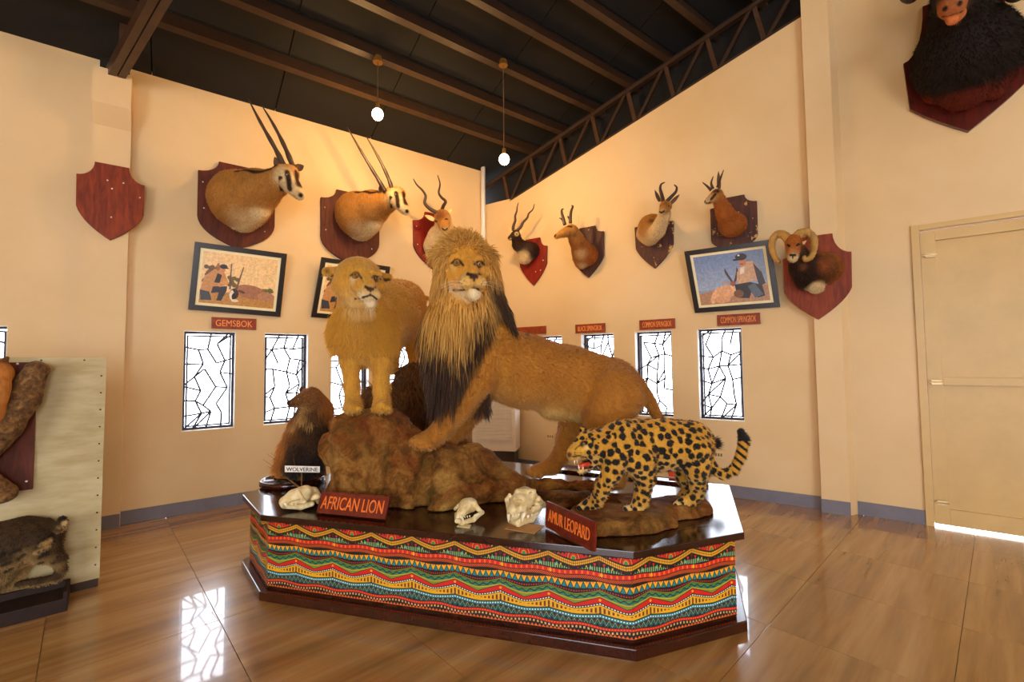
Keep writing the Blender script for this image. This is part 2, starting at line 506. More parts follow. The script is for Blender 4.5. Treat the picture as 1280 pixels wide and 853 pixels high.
# ---- door
M_DOOR = plain('cream_door_paint', srgb(206, 172, 108), 0.4, 0, 0.06, 4.0)
GAP = 0.024
d0, d1, dz = DOOR_S[0], DOOR_S[1], DOOR_Z
df = MB()
for s in (d0-0.03, d1+0.03): df.bar(WD.at(s, 0.0, 0.0), WD.at(s, dz+0.06, 0.0), 0.06, 0.05, WD.n)
df.bar(WD.at(d0, dz+0.03, 0.0), WD.at(d1, dz+0.03, 0.0), 0.05, 0.06, WD.n)
door_root = structure(df.build('door_1', M_DOOR, bevel=0.003))
lz0, lz1 = GAP, dz-0.008
zm = WD.sz(1190, 477)[1]
st = 0.11
lm = MB()
lm.box(WD.at((d0+d1)/2, (lz0+lz1)/2, -0.05), WD.t*(d1-d0-0.01)/2, WD.n*0.010, (0, 0, (lz1-lz0)/2))
leaf = lm.build('leaf', M_DOOR, door_root)
def drail(nm, a, b, wd):
    m = MB(); m.bar(a, b, wd, 0.045, WD.n); m.build(nm, M_DOOR, door_root, bevel=0.004)
drail('stile', WD.at(d0+0.005+st/2, lz0, -0.024), WD.at(d0+0.005+st/2, lz1, -0.024), st)
drail('stile', WD.at(d1-0.005-st/2, lz0, -0.024), WD.at(d1-0.005-st/2, lz1, -0.024), st)
for z, wd in ((lz0+0.075, 0.15), (zm, 0.075), (lz1-0.05, 0.1)):
    drail('rail', WD.at(d0+st+0.005, z, -0.024), WD.at(d1-st-0.005, z, -0.024), wd)
M_BOLT = plain('painted_bolt_metal', srgb(206, 180, 130), 0.35, 0.5)
for u, v in ((1160, 320), (1168, 478), (1175, 628)):
    s, z = WD.sz(u+2, v)
    b = MB(); b.box(WD.at(s, z, 0.03), WD.t*0.035, WD.n*0.012, (0, 0, 0.02)); b.tube([WD.at(s-0.05, z, 0.045), WD.at(s+0.05, z, 0.045)], 0.008, 8)
    b.build('hinge', M_BOLT, door_root)
# ---- roof: panels on purlins, sloping up from the left wall
M_SLOPE = rake/math.sin(math.radians(70.0))
_q = WR.hit(734, 131, 0.05)
def wall_dist(X): return (np.asarray(X)-WL.o)@WL.n
Z_ROOF0 = _q[2] - M_SLOPE*wall_dist(_q)
def roof(s, e, lift=0.0):
    X = WL.at(s, 0, e); X[2] = Z_ROOF0 + M_SLOPE*e + lift; return X
RN = np.cross(WL.t, WL.n + np.array([0, 0, M_SLOPE])); RN /= np.linalg.norm(RN)
if RN[2] < 0: RN = -RN
def roof_hit(u, v, lift=0.0):
    d = ray(u, v); o = roof(0, 0, lift)
    X = EYE + d*((RN@(o-EYE))/(RN@d)); return (X-WL.o)@WL.t, wall_dist(X)
ceil = MB(); E1 = 12.5
S0, S1 = -11.5, 6.5
ceil.prism([roof(S0, -0.6, 0.16), roof(S1, -0.6, 0.16), roof(S1, E1, 0.16), roof(S0, E1, 0.16)], RN*0.04)
ceiling_ob = structure(ceil.build('ceiling', M_ROOF))
pe = [roof_hit(*q)[1] for q in ((655, 184), (691, 158), (734, 131), (781, 101), (830, 69), (908, 76))]
pe[5] = pe[4] + (pe[4]-pe[3])*1.0
while pe[-1] < E1-1.3: pe.append(pe[-1] + (pe[3]-pe[2]))
print('purlins', [round(x, 2) for x in pe], 'slope', M_SLOPE, 'z0', Z_ROOF0, 'ztl', ZT_L)
for e in pe:
    m = MB(); m.bar(roof(S0, e), roof(S1, e), 0.07, 0.16, RN); m.build('purlin', M_STEEL, ceiling_ob)
bounds = [-0.6] + [e for e in pe] + [E1]
ps = np.arange(S0, S1, 1.2)
for a, b in zip(bounds[:-1], bounds[1:]):
    for s in ps:
        m = MB(); 
        c = [roof(s+0.006, a+0.004, 0.12), roof(s+1.194, a+0.004, 0.12), roof(s+1.194, b-0.004, 0.12), roof(s+0.006, b-0.004, 0.12)]
        m.prism(c, RN*0.02); m.build('roof_panel', M_ROOF, ceiling_ob)
m = MB(); m.bar(WL.at(-10.6, ZT_L+0.11, 0.03), WL.at(0, ZT_L+0.11, 0.03), 0.12, 0.22, (0, 0, 1)); m.build('wall_plate', M_ROOF, ceiling_ob)
m = MB(); m.prism([WL.at(-10.6, ZT_L, -0.02), WL.at(0.0, ZT_L, -0.02), WL.at(0.0, ZT_L+1.2, -0.02), WL.at(-10.6, ZT_L+1.2, -0.02)], -WL.n*0.1); m.build('eaves_board', M_ROOF, ceiling_ob)
# truss over the right wall: top chord under the purlins, foot chord on the wall top
ch = MB()
def wr_top(s): return WR.at(s, rk0[1] + (s-rk0[0])*rake + 0.03, -0.08)
def wr_roof(s):
    X = WR.at(s, 0, -0.08); X[2] = Z_ROOF0 + M_SLOPE*wall_dist(X) - 0.1; return X
ch.bar(wr_top(s636), wr_top(6.4), 0.08, 0.05); ch.build('truss_chord', M_STEEL, ceiling_ob)
ch = MB(); ch.bar(wr_roof(-0.3), wr_roof(6.4), 0.08, 0.05); ch.build('truss_chord', M_STEEL, ceiling_ob)
ss = [0.35]
for e in pe:
    s = e/WR.t@np.zeros(3) if False else e/(WR.t@WL.n)
    if 0.4 < s < 6.4: ss.append(s)
for i, s in enumerate(ss):
    m = MB(); m.bar(wr_roof(s), wr_top(s+0.10), 0.05, 0.05); m.build('truss_web', M_TRUSS, ceiling_ob)
    if i+1 < len(ss):
        m = MB(); m.bar(wr_top(s+0.12), wr_roof(ss[i+1]-0.03), 0.04, 0.04); m.build('truss_web', M_STEEL, ceiling_ob)
m = MB(); m.prism([WR.at(-0.5, rk0[1]-0.3, -0.25), WR.at(6.5, rk0[1]-0.3, -0.25), WR.at(6.5, 9.5, -0.25), WR.at(-0.5, 9.5, -0.25)], -WR.n*0.05); m.build('gable_board', M_ROOF, ceiling_ob)
# truss standing on the left column
base = WL.at((sa+sb)/2, zc[4], 0.12)
far = P(212, -30, 3.6)
dirv = far-base; dirv /= np.linalg.norm(dirv)
m = MB(); 
sd = np.cross(dirv, [0, 0, 1]); sd /= np.linalg.norm(sd)
for k in (-0.035, 0.035): m.bar(base+sd*k+dirv*0.03, base+sd*k+dirv*4.2, 0.06, 0.13)
m.build('truss_chord', M_TRUSS, ceiling_ob)
b2 = WL.at(WL.sz(137, 90)[0], zc[4], 0.0)
m = MB(); m.bar(b2, b2+np.array([0, 0, 1.6]), 0.14, 0.12, WL.n); m.build('truss_post', M_ROOF, ceiling_ob)
m = MB(); m.bar(base+dirv*0.35, base+dirv*0.35+np.array([0.02, 0, 1.3]), 0.07, 0.07, WL.n); m.build('truss_web', M_TRUSS, ceiling_ob)
# ---- pendant bulbs
M_CORD = plain('brown_cord', srgb(90, 66, 40), 0.6)
M_SOCK = plain('brass_socket', srgb(150, 110, 50), 0.35, 0.6)
mb_ = Mat('lit_bulb', (1, 0.8, 0.5)); mb_.b.inputs['Emission Color'].default_value = (1.0, 0.82, 0.50, 1); mb_.b.inputs['Emission Strength'].default_value = 14.0
M_BULB = mb_.m
def sphere(name, c, r, mat, parent=None, seg=20, rings=12, scale=(1, 1, 1)):
    bm = bmesh.new(); bmesh.ops.create_uvsphere(bm, u_segments=seg, v_segments=rings, radius=r)
    bmesh.ops.scale(bm, vec=scale, verts=bm.verts); bmesh.ops.translate(bm, vec=Vector([float(x) for x in c]), verts=bm.verts)
    me = bpy.data.meshes.new(name); bm.to_mesh(me); bm.free()
    return link_mesh(name, me, mat, parent, True)
def pendant(label, c, ztop, pw=1.0):
    c = np.asarray(c, float)
    t = tag(empty('pendant_bulb', (c[0], c[1], ztop)), label, 'light bulb', 'bare bulbs on long cords')
    sphere('bulb', c, 0.062, M_BULB, t, scale=(1, 1, 1.05))
    s = MB(); s.tube([c+[0, 0, 0.055], c+[0, 0, 0.13]], [0.026, 0.02], 12); s.build('socket', M_SOCK, t)
    w = MB(); w.tube([c+[0, 0, 0.12], (c[0], c[1], ztop)], 0.006, 6); w.build('cord', M_CORD, t)
    r = MB(); r.tube([(c[0], c[1], ztop-0.05), (c[0], c[1], ztop+0.02)], [0.055, 0.04], 12); r.build('ceiling_rose', M_SOCK, t)
    l = bpy.data.lights.new('bulb_glow', 'POINT'); l.energy = BULB_POWER*pw; l.color = BULB_COLOR; l.shadow_soft_size = 0.07
    lo = bpy.data.objects.new('bulb_glow', l); COL.objects.link(lo); lo.location = Vector(c + np.array([0, 0, -0.14])); child(lo, t)
_s, _e = roof_hit(629, 77, -0.1)
b2p = roof(_s, _e, -0.1); d2 = (b2p-EYE)@AXIS
print('bulb2 depth', d2, b2p)
c2 = P(629, 202, d2); pendant('bare glowing bulb hanging nearest the room corner', (b2p[0], b2p[1], c2[2]), b2p[2])
d1_ = d2*0.93; c1 = P(472, 143, d1_); e1 = wall_dist(c1)
pendant('bare glowing bulb hanging above the straight-horned antelope heads', c1, Z_ROOF0 + M_SLOPE*e1 - 0.08)
for x, y, lab in ((-3.2, 0.6, 'added fill bulb over the left side of the hall, out of the picture'), (2.4, 0.4, 'added fill bulb over the door side of the hall, out of the picture'),
               (0.0, -1.8, 'added fill bulb just behind the viewer in mid hall, unseen'), (-3.4, -3.2, 'added fill bulb by the rear opening on the left, unseen'), (3.4, -3.2, 'added fill bulb by the rear opening on the right, unseen')):
    X = np.array([x, y, 0.0]); zt = Z_ROOF0 + M_SLOPE*wall_dist(X) - 0.08
    pendant(lab, (x, y, 4.3), zt, 0.22)  # extra unseen bulbs added at low power for fill light
# ------------------------------------------------------------------ smooth solids: blended round cones meshed with surface nets
_lat = np.random.default_rng(3).random((32, 32, 32)).astype(np.float32)
def vnoise(X, scale, octaves=3, gain=0.5):
    X = np.asarray(X, np.float32)*scale
    out = np.zeros(X.shape[:-1], np.float32); amp = 1.0; tot = 0.0
    for _ in range(octaves):
        i = np.floor(X).astype(np.int64); f = X - i; f = f*f*(3-2*f); i &= 31; j = (i+1) & 31
        a = 0
        for dx in (0, 1):
            wx = f[..., 0] if dx else 1-f[..., 0]; ix = j[..., 0] if dx else i[..., 0]
            for dy in (0, 1):
                wy = f[..., 1] if dy else 1-f[..., 1]; iy = j[..., 1] if dy else i[..., 1]
                for dz in (0, 1):
                    wz = f[..., 2] if dz else 1-f[..., 2]; iz = j[..., 2] if dz else i[..., 2]
                    a = a + wx*wy*wz*_lat[ix, iy, iz]
        out += amp*(a-0.5)*2; tot += amp; amp *= gain; X = X*2.03 + 7.1
    return out/tot
class Solid:
    """prims are kept in world space; (u, v, d, r) tuples give pixel, depth and pixel radius of the traced outline"""
    def __init__(self, k=0.03): self.p = []; self.k = k
    def _pt(self, q): return P(q[0], q[1], q[2]), px(q[3], q[2])
    def cone(self, a, b, col=None, k=None, sq=1.0, sub=False, ax=None):
        (A, ra), (B, rb) = self._pt(a), self._pt(b)
        return self.wcone(A, ra, B, rb, col, k, sq, sub, ax)
    def wcone(self, A, ra, B, rb, col=None, k=None, sq=1.0, sub=False, ax=None):
        self.p.append(dict(A=np.asarray(A, float), B=np.asarray(B, float), ra=ra, rb=rb, col=col, k=self.k if k is None else k, sq=sq, sub=sub, ax=AXIS if ax is None else np.asarray(ax, float)))
        return self
    def chain(self, pts, col=None, **kw):
        for a, b in zip(pts[:-1], pts[1:]): self.cone(a, b, col, **kw)
        return self
    def ball(self, a, col=None, **kw): return self.cone(a, a, col, **kw)
    def _d(self, q, X):
        A, B = q['A'], q['B']
        if q['sq'] != 1.0:
            w = q['ax']; g = 1.0/q['sq'] - 1.0
            X = X + ((X-A)@w)[..., None]*w*g
            B = B + ((B-A)@w)*w*g
        ab = B-A; L = ab@ab
        t = np.clip(((X-A)@ab)/L, 0, 1) if L > 1e-12 else np.zeros(X.shape[:-1])
        d = np.linalg.norm(X - A - t[..., None]*ab, axis=-1) - (q['ra'] + (q['rb']-q['ra'])*t)
        return d*min(1.0, q['sq']) if q['sq'] < 1 else d
    def mesh(self, res, noise=None, clip=None):
        pad = 3*res + (noise[0] if noise else 0)
        adds = [q for q in self.p if not q['sub']]
        ext = lambda q: max(q['ra'], q['rb'])*max(1.0, q['sq'])
        lo = np.min([np.minimum(q['A'], q['B'])-ext(q) for q in adds], axis=0)-pad-0.03
        hi = np.max([np.maximum(q['A'], q['B'])+ext(q) for q in adds], axis=0)+pad+0.03
        n = np.ceil((hi-lo)/res).astype(int)+1
        D = np.full(n, 0.5, np.float32)
        gx = [lo[i]+np.arange(n[i])*res for i in range(3)]
        for q in self.p:
            m = ext(q) + q['k'] + 3*res
            l = np.clip(np.floor((np.minimum(q['A'], q['B'])-m-lo)/res).astype(int), 0, n-1)
            h = np.clip(np.ceil((np.maximum(q['A'], q['B'])+m-lo)/res).astype(int)+1, 1, n)
            if np.any(h <= l): continue
            X = np.stack(np.meshgrid(*[gx[i][l[i]:h[i]] for i in range(3)], indexing='ij'), -1)
            d = self._d(q, X).astype(np.float32)
            S = D[l[0]:h[0], l[1]:h[1], l[2]:h[2]]
            k = q['k']
            if q['sub']:
                hh = np.clip(0.5 - 0.5*(S+d)/k, 0, 1); S[...] = S*(1-hh) - d*hh + k*hh*(1-hh)
            else:
                hh = np.clip(0.5 + 0.5*(S-d)/k, 0, 1); S[...] = S*(1-hh) + d*hh - k*hh*(1-hh)
        if noise:
            amp, sc, oc = noise
            idx = np.argwhere(np.abs(D) < amp + 2*res)
            Xn = lo + idx*res
            D[idx[:, 0], idx[:, 1], idx[:, 2]] += amp*vnoise(Xn, sc, oc)
        if clip is not None:            # keep what lies above a height
            Z = (clip - gx[2]).astype(np.float32); D = np.maximum(D, Z[None, None, :])
        V, Q = surface_nets(D)
        return lo + V*res, Q
    def colors(self, V, default, blend=0.02):
        W = np.zeros(len(V)); C = np.zeros((len(V), 3))
        for q in self.p:
            if q['sub']: continue
            d = self._d(q, V); w = np.exp(-np.clip(d, -0.05, 1)/blend)
            c = default if q['col'] is None else q['col']
            C += w[:, None]*np.asarray(c); W += w
        return C/(W[:, None]+1e-12)
def surface_nets(D):
    s = D < 0
    n = D.shape
    c = np.stack([s[i:n[0]-1+i, j:n[1]-1+j, k:n[2]-1+k] for i in (0, 1) for j in (0, 1) for k in (0, 1)], -1)
    act = c.any(-1) & ~c.all(-1)
    idx = np.argwhere(act)
    ids = np.full(act.shape, -1, np.int32); ids[act] = np.arange(len(idx))
    acc = np.zeros((len(idx), 3)); cnt = np.zeros(len(idx))
    corners = [(i, j, k) for i in (0, 1) for j in (0, 1) for k in (0, 1)]
    val = [D[idx[:, 0]+i, idx[:, 1]+j, idx[:, 2]+k] for i, j, k in corners]
    for a in range(8):
        for b in range(a+1, 8):
            df = [corners[b][x]-corners[a][x] for x in range(3)]
            if sum(map(abs, df)) != 1: continue
            m = (val[a] < 0) != (val[b] < 0)
            t = val[a]/(val[a]-val[b]+1e-20)
            pt = np.array(corners[a]) + t[:, None]*np.array(df)
            acc[m] += pt[m]; cnt[m] += 1
    V = idx + acc/np.maximum(cnt, 1)[:, None]
    quads = []
    for ax in range(3):
        b, cc = (ax+1) % 3, (ax+2) % 3
        sl0 = [slice(None)]*3; sl1 = [slice(None)]*3
        sl0[ax] = slice(0, n[ax]-1); sl1[ax] = slice(1, n[ax])
        A, B = s[tuple(sl0)], s[tuple(sl1)]
        e = np.argwhere(A != B)
        e = e[(e[:, b] > 0) & (e[:, cc] > 0) & (e[:, b] < n[b]-1) & (e[:, cc] < n[cc]-1)]
        def cell(db, dc):
            q = e.copy(); q[:, b] -= db; q[:, cc] -= dc; return ids[q[:, 0], q[:, 1], q[:, 2]]
        q = np.stack([cell(1, 1), cell(0, 1), cell(0, 0), cell(1, 0)], 1)
        flip = ~A[e[:, 0], e[:, 1], e[:, 2]]
        q[flip] = q[flip][:, ::-1]
        quads.append(q)
    Q = np.concatenate(quads); Q = Q[(Q >= 0).all(1)]
    return V, Q
def relax(V, Q, it=2, f=0.5):
    e = np.concatenate([Q[:, [0, 1]], Q[:, [1, 2]], Q[:, [2, 3]], Q[:, [3, 0]]])
    deg = np.bincount(e.ravel(), minlength=len(V)).astype(float)
    for _ in range(it):
        acc = np.zeros_like(V)
        for x in range(3):
            acc[:, x] = np.bincount(e[:, 0], V[e[:, 1], x], len(V)) + np.bincount(e[:, 1], V[e[:, 0], x], len(V))
        V = V + f*(acc/np.maximum(deg, 1)[:, None] - V)
    return V
class Form:
    """a meshed solid with paint and ray-snapping"""
    def __init__(self, solid, res, default, noise=None, clip=None, smooth=2, blend=0.02):
        self.V, self.Q = solid.mesh(res, noise, clip)
        if smooth: self.V = relax(self.V, self.Q, smooth)
        self.C = solid.colors(self.V, default, blend)
        self._bvh = None
        self.N = normals(self.V, self.Q)
    @property
    def bvh(self):
        if self._bvh is None: self._bvh = BVHTree.FromPolygons([tuple(v) for v in self.V.tolist()], [tuple(q) for q in self.Q.tolist()])
        return self._bvh
    def snap(self, u, v, dflt=3.0):
        d = Vector(ray(u, v)); h = self.bvh.ray_cast(Vector(EYE), d)
        return (np.array(h[0]), np.array(h[1])) if h[0] is not None else (P(u, v, dflt), -AXIS)
    def near(self, X):
        h = self.bvh.find_nearest(Vector([float(x) for x in X])); return np.array(h[0]), np.array(h[1])
    def dab(self, u, v, r, col, soft=0.4, amt=1.0):
        X, _ = self.snap(u, v); self.wdab(X, px(r, (X-EYE)@AXIS), col, soft, amt)
    def wdab(self, X, r, col, soft=0.4, amt=1.0):
        d = np.linalg.norm(self.V-X, axis=1)/r
        w = np.clip((1+soft-d)/(2*soft+1e-6), 0, 1)*amt
        self.C = self.C*(1-w[:, None]) + np.asarray(col)*w[:, None]
    def line(self, pts, r, col, soft=0.4, amt=1.0):
        pts = [self.snap(u, v)[0] for u, v in pts]
        r = px(r, (pts[0]-EYE)@AXIS)
        best = np.full(len(self.V), 9.0)
        for A, B in zip(pts[:-1], pts[1:]):
            ab = B-A; t = np.clip((self.V-A)@ab/(ab@ab+1e-12), 0, 1)
            best = np.minimum(best, np.linalg.norm(self.V-A-t[:, None]*ab, axis=1)/r)
        w = np.clip((1+soft-best)/(2*soft+1e-6), 0, 1)*amt
        self.C = self.C*(1-w[:, None]) + np.asarray(col)*w[:, None]
        return best
    def carve(self, pts, r, depth, raise_=False):
        """a groove (mouth line, nostril) pressed along the surface"""
        pts = [self.snap(u, v)[0] for u, v in pts]
        r = px(r, (pts[0]-EYE)@AXIS)
        best = np.full(len(self.V), 9.0)
        for A, B in zip(pts[:-1], pts[1:]):
            ab = B-A; t = np.clip((self.V-A)@ab/(ab@ab+1e-12), 0, 1)
            best = np.minimum(best, np.linalg.norm(self.V-A-t[:, None]*ab, axis=1)/r)
        w = np.exp(-best**2)
        self.V = self.V - self.N*(w*depth*(-1 if raise_ else 1))[:, None]
        self._bvh = None
    def build(self, name, mat, parent=None):
        me = fast_mesh(name, self.V, self.Q)
        self.me = me
        set_colors(me, self.C)
        self.ob = link_mesh(name, me, mat, parent, True)
        return self.ob
    def refresh(self):
        self.me.vertices.foreach_set('co', self.V.astype(np.float32).ravel()); self.me.update()
def clear_of(form, grounds, dist=0.035):
    m = np.ones(len(form.V))
    for gd in grounds:
        lo, hi = gd.V.min(0)-dist, gd.V.max(0)+dist
        for i in np.nonzero(((form.V > lo) & (form.V < hi)).all(1))[0]:
            if gd.bvh.find_nearest(Vector(form.V[i].tolist()), dist)[0] is not None: m[i] = 0
    return m
def settle(ground, others, gap=0.007):
    """press a ground form down under the feet that stand on it"""
    for f_ in others:
        lo, hi = f_.V.min(0)-.02, f_.V.max(0)+.02
        for i in np.nonzero(((ground.V > lo) & (ground.V < hi)).all(1))[0]:
            p = ground.V[i]; q, n, _, d = f_.bvh.find_nearest(Vector(p.tolist()), 0.15)
            if q is None: continue
            q, n = np.array(q), np.array(n); sd = (p-q)@n
            if sd < gap:
                # nearest free spot straight below
                z = p[2]
                for _k in range(40):
                    z -= 0.006
                    h = f_.bvh.find_nearest(Vector((p[0], p[1], z)), 0.3)
                    if h[0] is None or (np.array([p[0], p[1], z])-np.array(h[0]))@np.array(h[1]) > gap: break
                ground.V[i, 2] = z
    ground.N = normals(ground.V, ground.Q); ground._bvh = None
def normals(V, Q):
    a = V[Q[:, 2]]-V[Q[:, 0]]; b = V[Q[:, 3]]-V[Q[:, 1]]
    fn = np.cross(a, b); N = np.zeros_like(V)
    for k in range(4):
        for x in range(3): N[:, x] += np.bincount(Q[:, k], fn[:, x], len(V))
    return N/(np.linalg.norm(N, axis=1)[:, None]+1e-12)
def strands(name, roots, dirs, lengths, colr, colt, mat, parent, width=0.004, seg=3, grav=0.5, clump=0.0, seed=1, jitter=0.15):
    """tapered three-sided hairs, one mesh"""
    g = np.random.default_rng(seed); n = len(roots)
    d = dirs + g.normal(0, jitter, dirs.shape); d /= np.linalg.norm(d, axis=1)[:, None]
    L = lengths*(0.75+0.5*g.random(n))
    ref = np.cross(d, np.array([0.3, 0.2, 0.9])); ref /= np.linalg.norm(ref, axis=1)[:, None]+1e-9
    oth = np.cross(d, ref)
    rings = []; cols = []
    pos = roots.copy(); dd = d.copy()
    for s in range(seg+1):
        t = s/seg
        w = width*(1-t)**0.7 + 0.0003
        for k in range(3):
            a = 2*math.pi*k/3
            rings.append(pos + w*(math.cos(a)*ref + math.sin(a)*oth))
            cols.append(colr*(1-t) + colt*t)
        if s < seg:
            dd = dd + np.array([0, 0, -grav/seg])
            dd /= np.linalg.norm(dd, axis=1)[:, None]
            pos = pos + dd*(L/seg)[:, None]
    V = np.stack(rings, 1).reshape(-1, 3); C = np.stack(cols, 1).reshape(-1, 3)
    m = 3*(seg+1); base = (np.arange(n)*m)[:, None]
    fs = []
    for s in range(seg):
        for k in range(3):
            fs.append(base + np.array([[s*3+k, s*3+(k+1) % 3, (s+1)*3+(k+1) % 3, (s+1)*3+k]]))
    Fq = np.concatenate(fs)
    me = fast_mesh(name, V, Fq); set_colors(me, C)
    return link_mesh(name, me, mat, parent, True)
def sample(form, n, mask, seed=0):
    """root points on a form; mask gives a weight per vertex"""
    g = np.random.default_rng(seed)
    Q = form.Q
    area = np.linalg.norm(np.cross(form.V[Q[:, 2]]-form.V[Q[:, 0]], form.V[Q[:, 3]]-form.V[Q[:, 1]]), axis=1)
    w = area*mask[Q].mean(1)
    if w.sum() <= 0: return np.zeros((0, 3)), np.zeros((0, 3)), np.zeros((0, 3))
    f = g.choice(len(Q), n, p=w/w.sum())
    a, b = g.random((n, 1)), g.random((n, 1))
    def lerp(A): return (A[Q[f, 0]]*(1-a)+A[Q[f, 1]]*a)*(1-b) + (A[Q[f, 3]]*(1-a)+A[Q[f, 2]]*a)*b
    Nn = lerp(form.N); Nn /= np.linalg.norm(Nn, axis=1)[:, None]+1e-9
    return lerp(form.V), Nn, lerp(form.C)
M_FUR = fur_mat('short_tawny_fur')
M_SHAG = fur_mat('shaggy_fur', 0.8, 0.5, 40.0, 0.8)
M_HAIR = strand_mat('hair_strands')
def eye_mat(name, col):
    m = Mat(name, col, 0.08, 0, 0.8); m.b.inputs['Coat Weight'].default_value = 1.0; return m.m
M_EYE = eye_mat('amber_glass_eye', srgb(150, 100, 30)); M_PUPIL = eye_mat('black_glass', (0.004, 0.003, 0.003))
M_DARKEYE = eye_mat('dark_glass_eye', (0.015, 0.008, 0.004))
def eye(form, u, v, r, parent, mat=M_EYE, pupil=True, sink=0.35):
    X, n = form.snap(u, v); d = (X-EYE)@AXIS; R = px(r, d)
    e = sphere('eye', X - n*R*sink, R, mat, parent, 16, 10)
    if pupil:
        look = n + (EYE-X)/np.linalg.norm(EYE-X)*0.8; look /= np.linalg.norm(look)
        sphere('pupil', X - n*R*sink + look*R*0.72, R*0.42, M_PUPIL, e, 12, 8)
    return e
def text_mesh(s, size, extrude=0.003):
    cu = bpy.data.curves.new('t', 'FONT'); cu.body = s; cu.size = size; cu.extrude = extrude; cu.align_x = 'CENTER'; cu.align_y = 'CENTER'; cu.resolution_u = 3
    o = bpy.data.objects.new('t', cu); COL.objects.link(o)
    dg = bpy.context.evaluated_depsgraph_get(); dg.update()
    me = bpy.data.meshes.new_from_object(o.evaluated_get(dg))
    bpy.data.objects.remove(o); bpy.data.curves.remove(cu)
    return me
def lettering(s, c, right, up, width, height, mat, parent, name='lettering', shear=0.0, bold=0.0):
    """text fitted into width x height at c, on the plane (right, up)"""
    me = text_mesh(s, 1.0, 0.0)
    co = np.array([v.co for v in me.vertices]); lo, hi = co.min(0), co.max(0)
    m = (lo+hi)/2
    right, up = np.asarray(right, float), np.asarray(up, float)
    right = right/np.linalg.norm(right); up = up/np.linalg.norm(up); n = np.cross(right, up)
    sx, sy = width/(hi[0]-lo[0]), height/(hi[1]-lo[1])
    for v, q in zip(me.vertices, co):
        x, y = (q[0]-m[0])*sx, (q[1]-m[1])*sy
        v.co = Vector(np.asarray(c) + right*(x+shear*y) + up*y)
    me.name = name
    o = link_mesh(name, me, mat, None)
    sol = o.modifiers.new('thick', 'SOLIDIFY'); sol.thickness = 0.004; sol.offset = 0
    if parent: child(o, parent)
    return o
# ------------------------------------------------------------------ display platform
ZT = 0.578
M_MAHOG = wood('dark_mahogany_varnish', srgb(34, 12, 6), srgb(76, 28, 14), 0.22, (3, 3, 3), 0.5)
M_TOP = wood('platform_top_varnish', srgb(30, 14, 10), srgb(62, 30, 20), 0.14, (2, 2, 2), 0.5)
BP = [floorpt(301.6, 711), floorpt(324, 751.5), floorpt(796, 828), floorpt(934.6, 790)]
E_ = floorpt(912, 606, ZT); E_[2] = 0
G_ = floorpt(655, 579, ZT); G_[2] = 0
dEG = (G_-E_)/np.linalg.norm(G_-E_)
I_ = BP[0] + (floorpt(326, 609, ZT)-floorpt(301, 618, ZT))*2.6; I_[2] = 0
H_ = E_ + dEG*2.35
OUT = BP + [E_, H_, I_]
CEN = np.mean(OUT, axis=0)
def inset(poly, d):
    n = len(poly); out = []
    for i in range(n):
        a, b, c = poly[i-1], poly[i], poly[(i+1) % n]
        def nr(p, q):
            t = q-p; m = np.array([-t[1], t[0], 0]); m /= np.linalg.norm(m)
            return m if m@(CEN-p) > 0 else -m
        n1, n2 = nr(a, b), nr(b, c)
        k = d/(1+n1@n2); out.append(b + (n1+n2)*k)
    return out
def lift(poly, z): return [np.array([q[0], q[1], z]) for q in poly]
plat = tag(empty('display_platform', (CEN[0], CEN[1], 0)), 'low many-sided wooden display platform wrapped in zigzag printed cloth', 'platform')
m = MB(); m.prism(lift(OUT, 0.0), (0, 0, 0.062)); m.build('plinth', M_MAHOG, plat, bevel=0.006)
BODY = inset(OUT, 0.055)
m = MB(); m.prism(lift(BODY, 0.062), (0, 0, ZT-0.05-0.062)); m.build('carcass', M_MAHOG, plat)
m = MB(); m.prism(lift(OUT, ZT-0.045), (0, 0, 0.042)); m.build('top', M_TOP, plat, bevel=0.005)
# raised dark strip let into the top a hand's width inside the edge
RIM = inset(OUT, 0.165); RI2 = inset(OUT, 0.185)
n = len(RIM)
for i in range(n):
    if i in (1, 5): continue
    a, b, c, d = RIM[i], RIM[(i+1) % n], RI2[(i+1) % n], RI2[i]
    if i == 4: b, c = a+(b-a)*.66, d+(c-d)*.66
    m = MB(); m.prism(lift([a, b, c, d], ZT-0.003), (0, 0, 0.022 if i == 4 else 0.0012)); m.build('strip', M_MAHOG, plat)
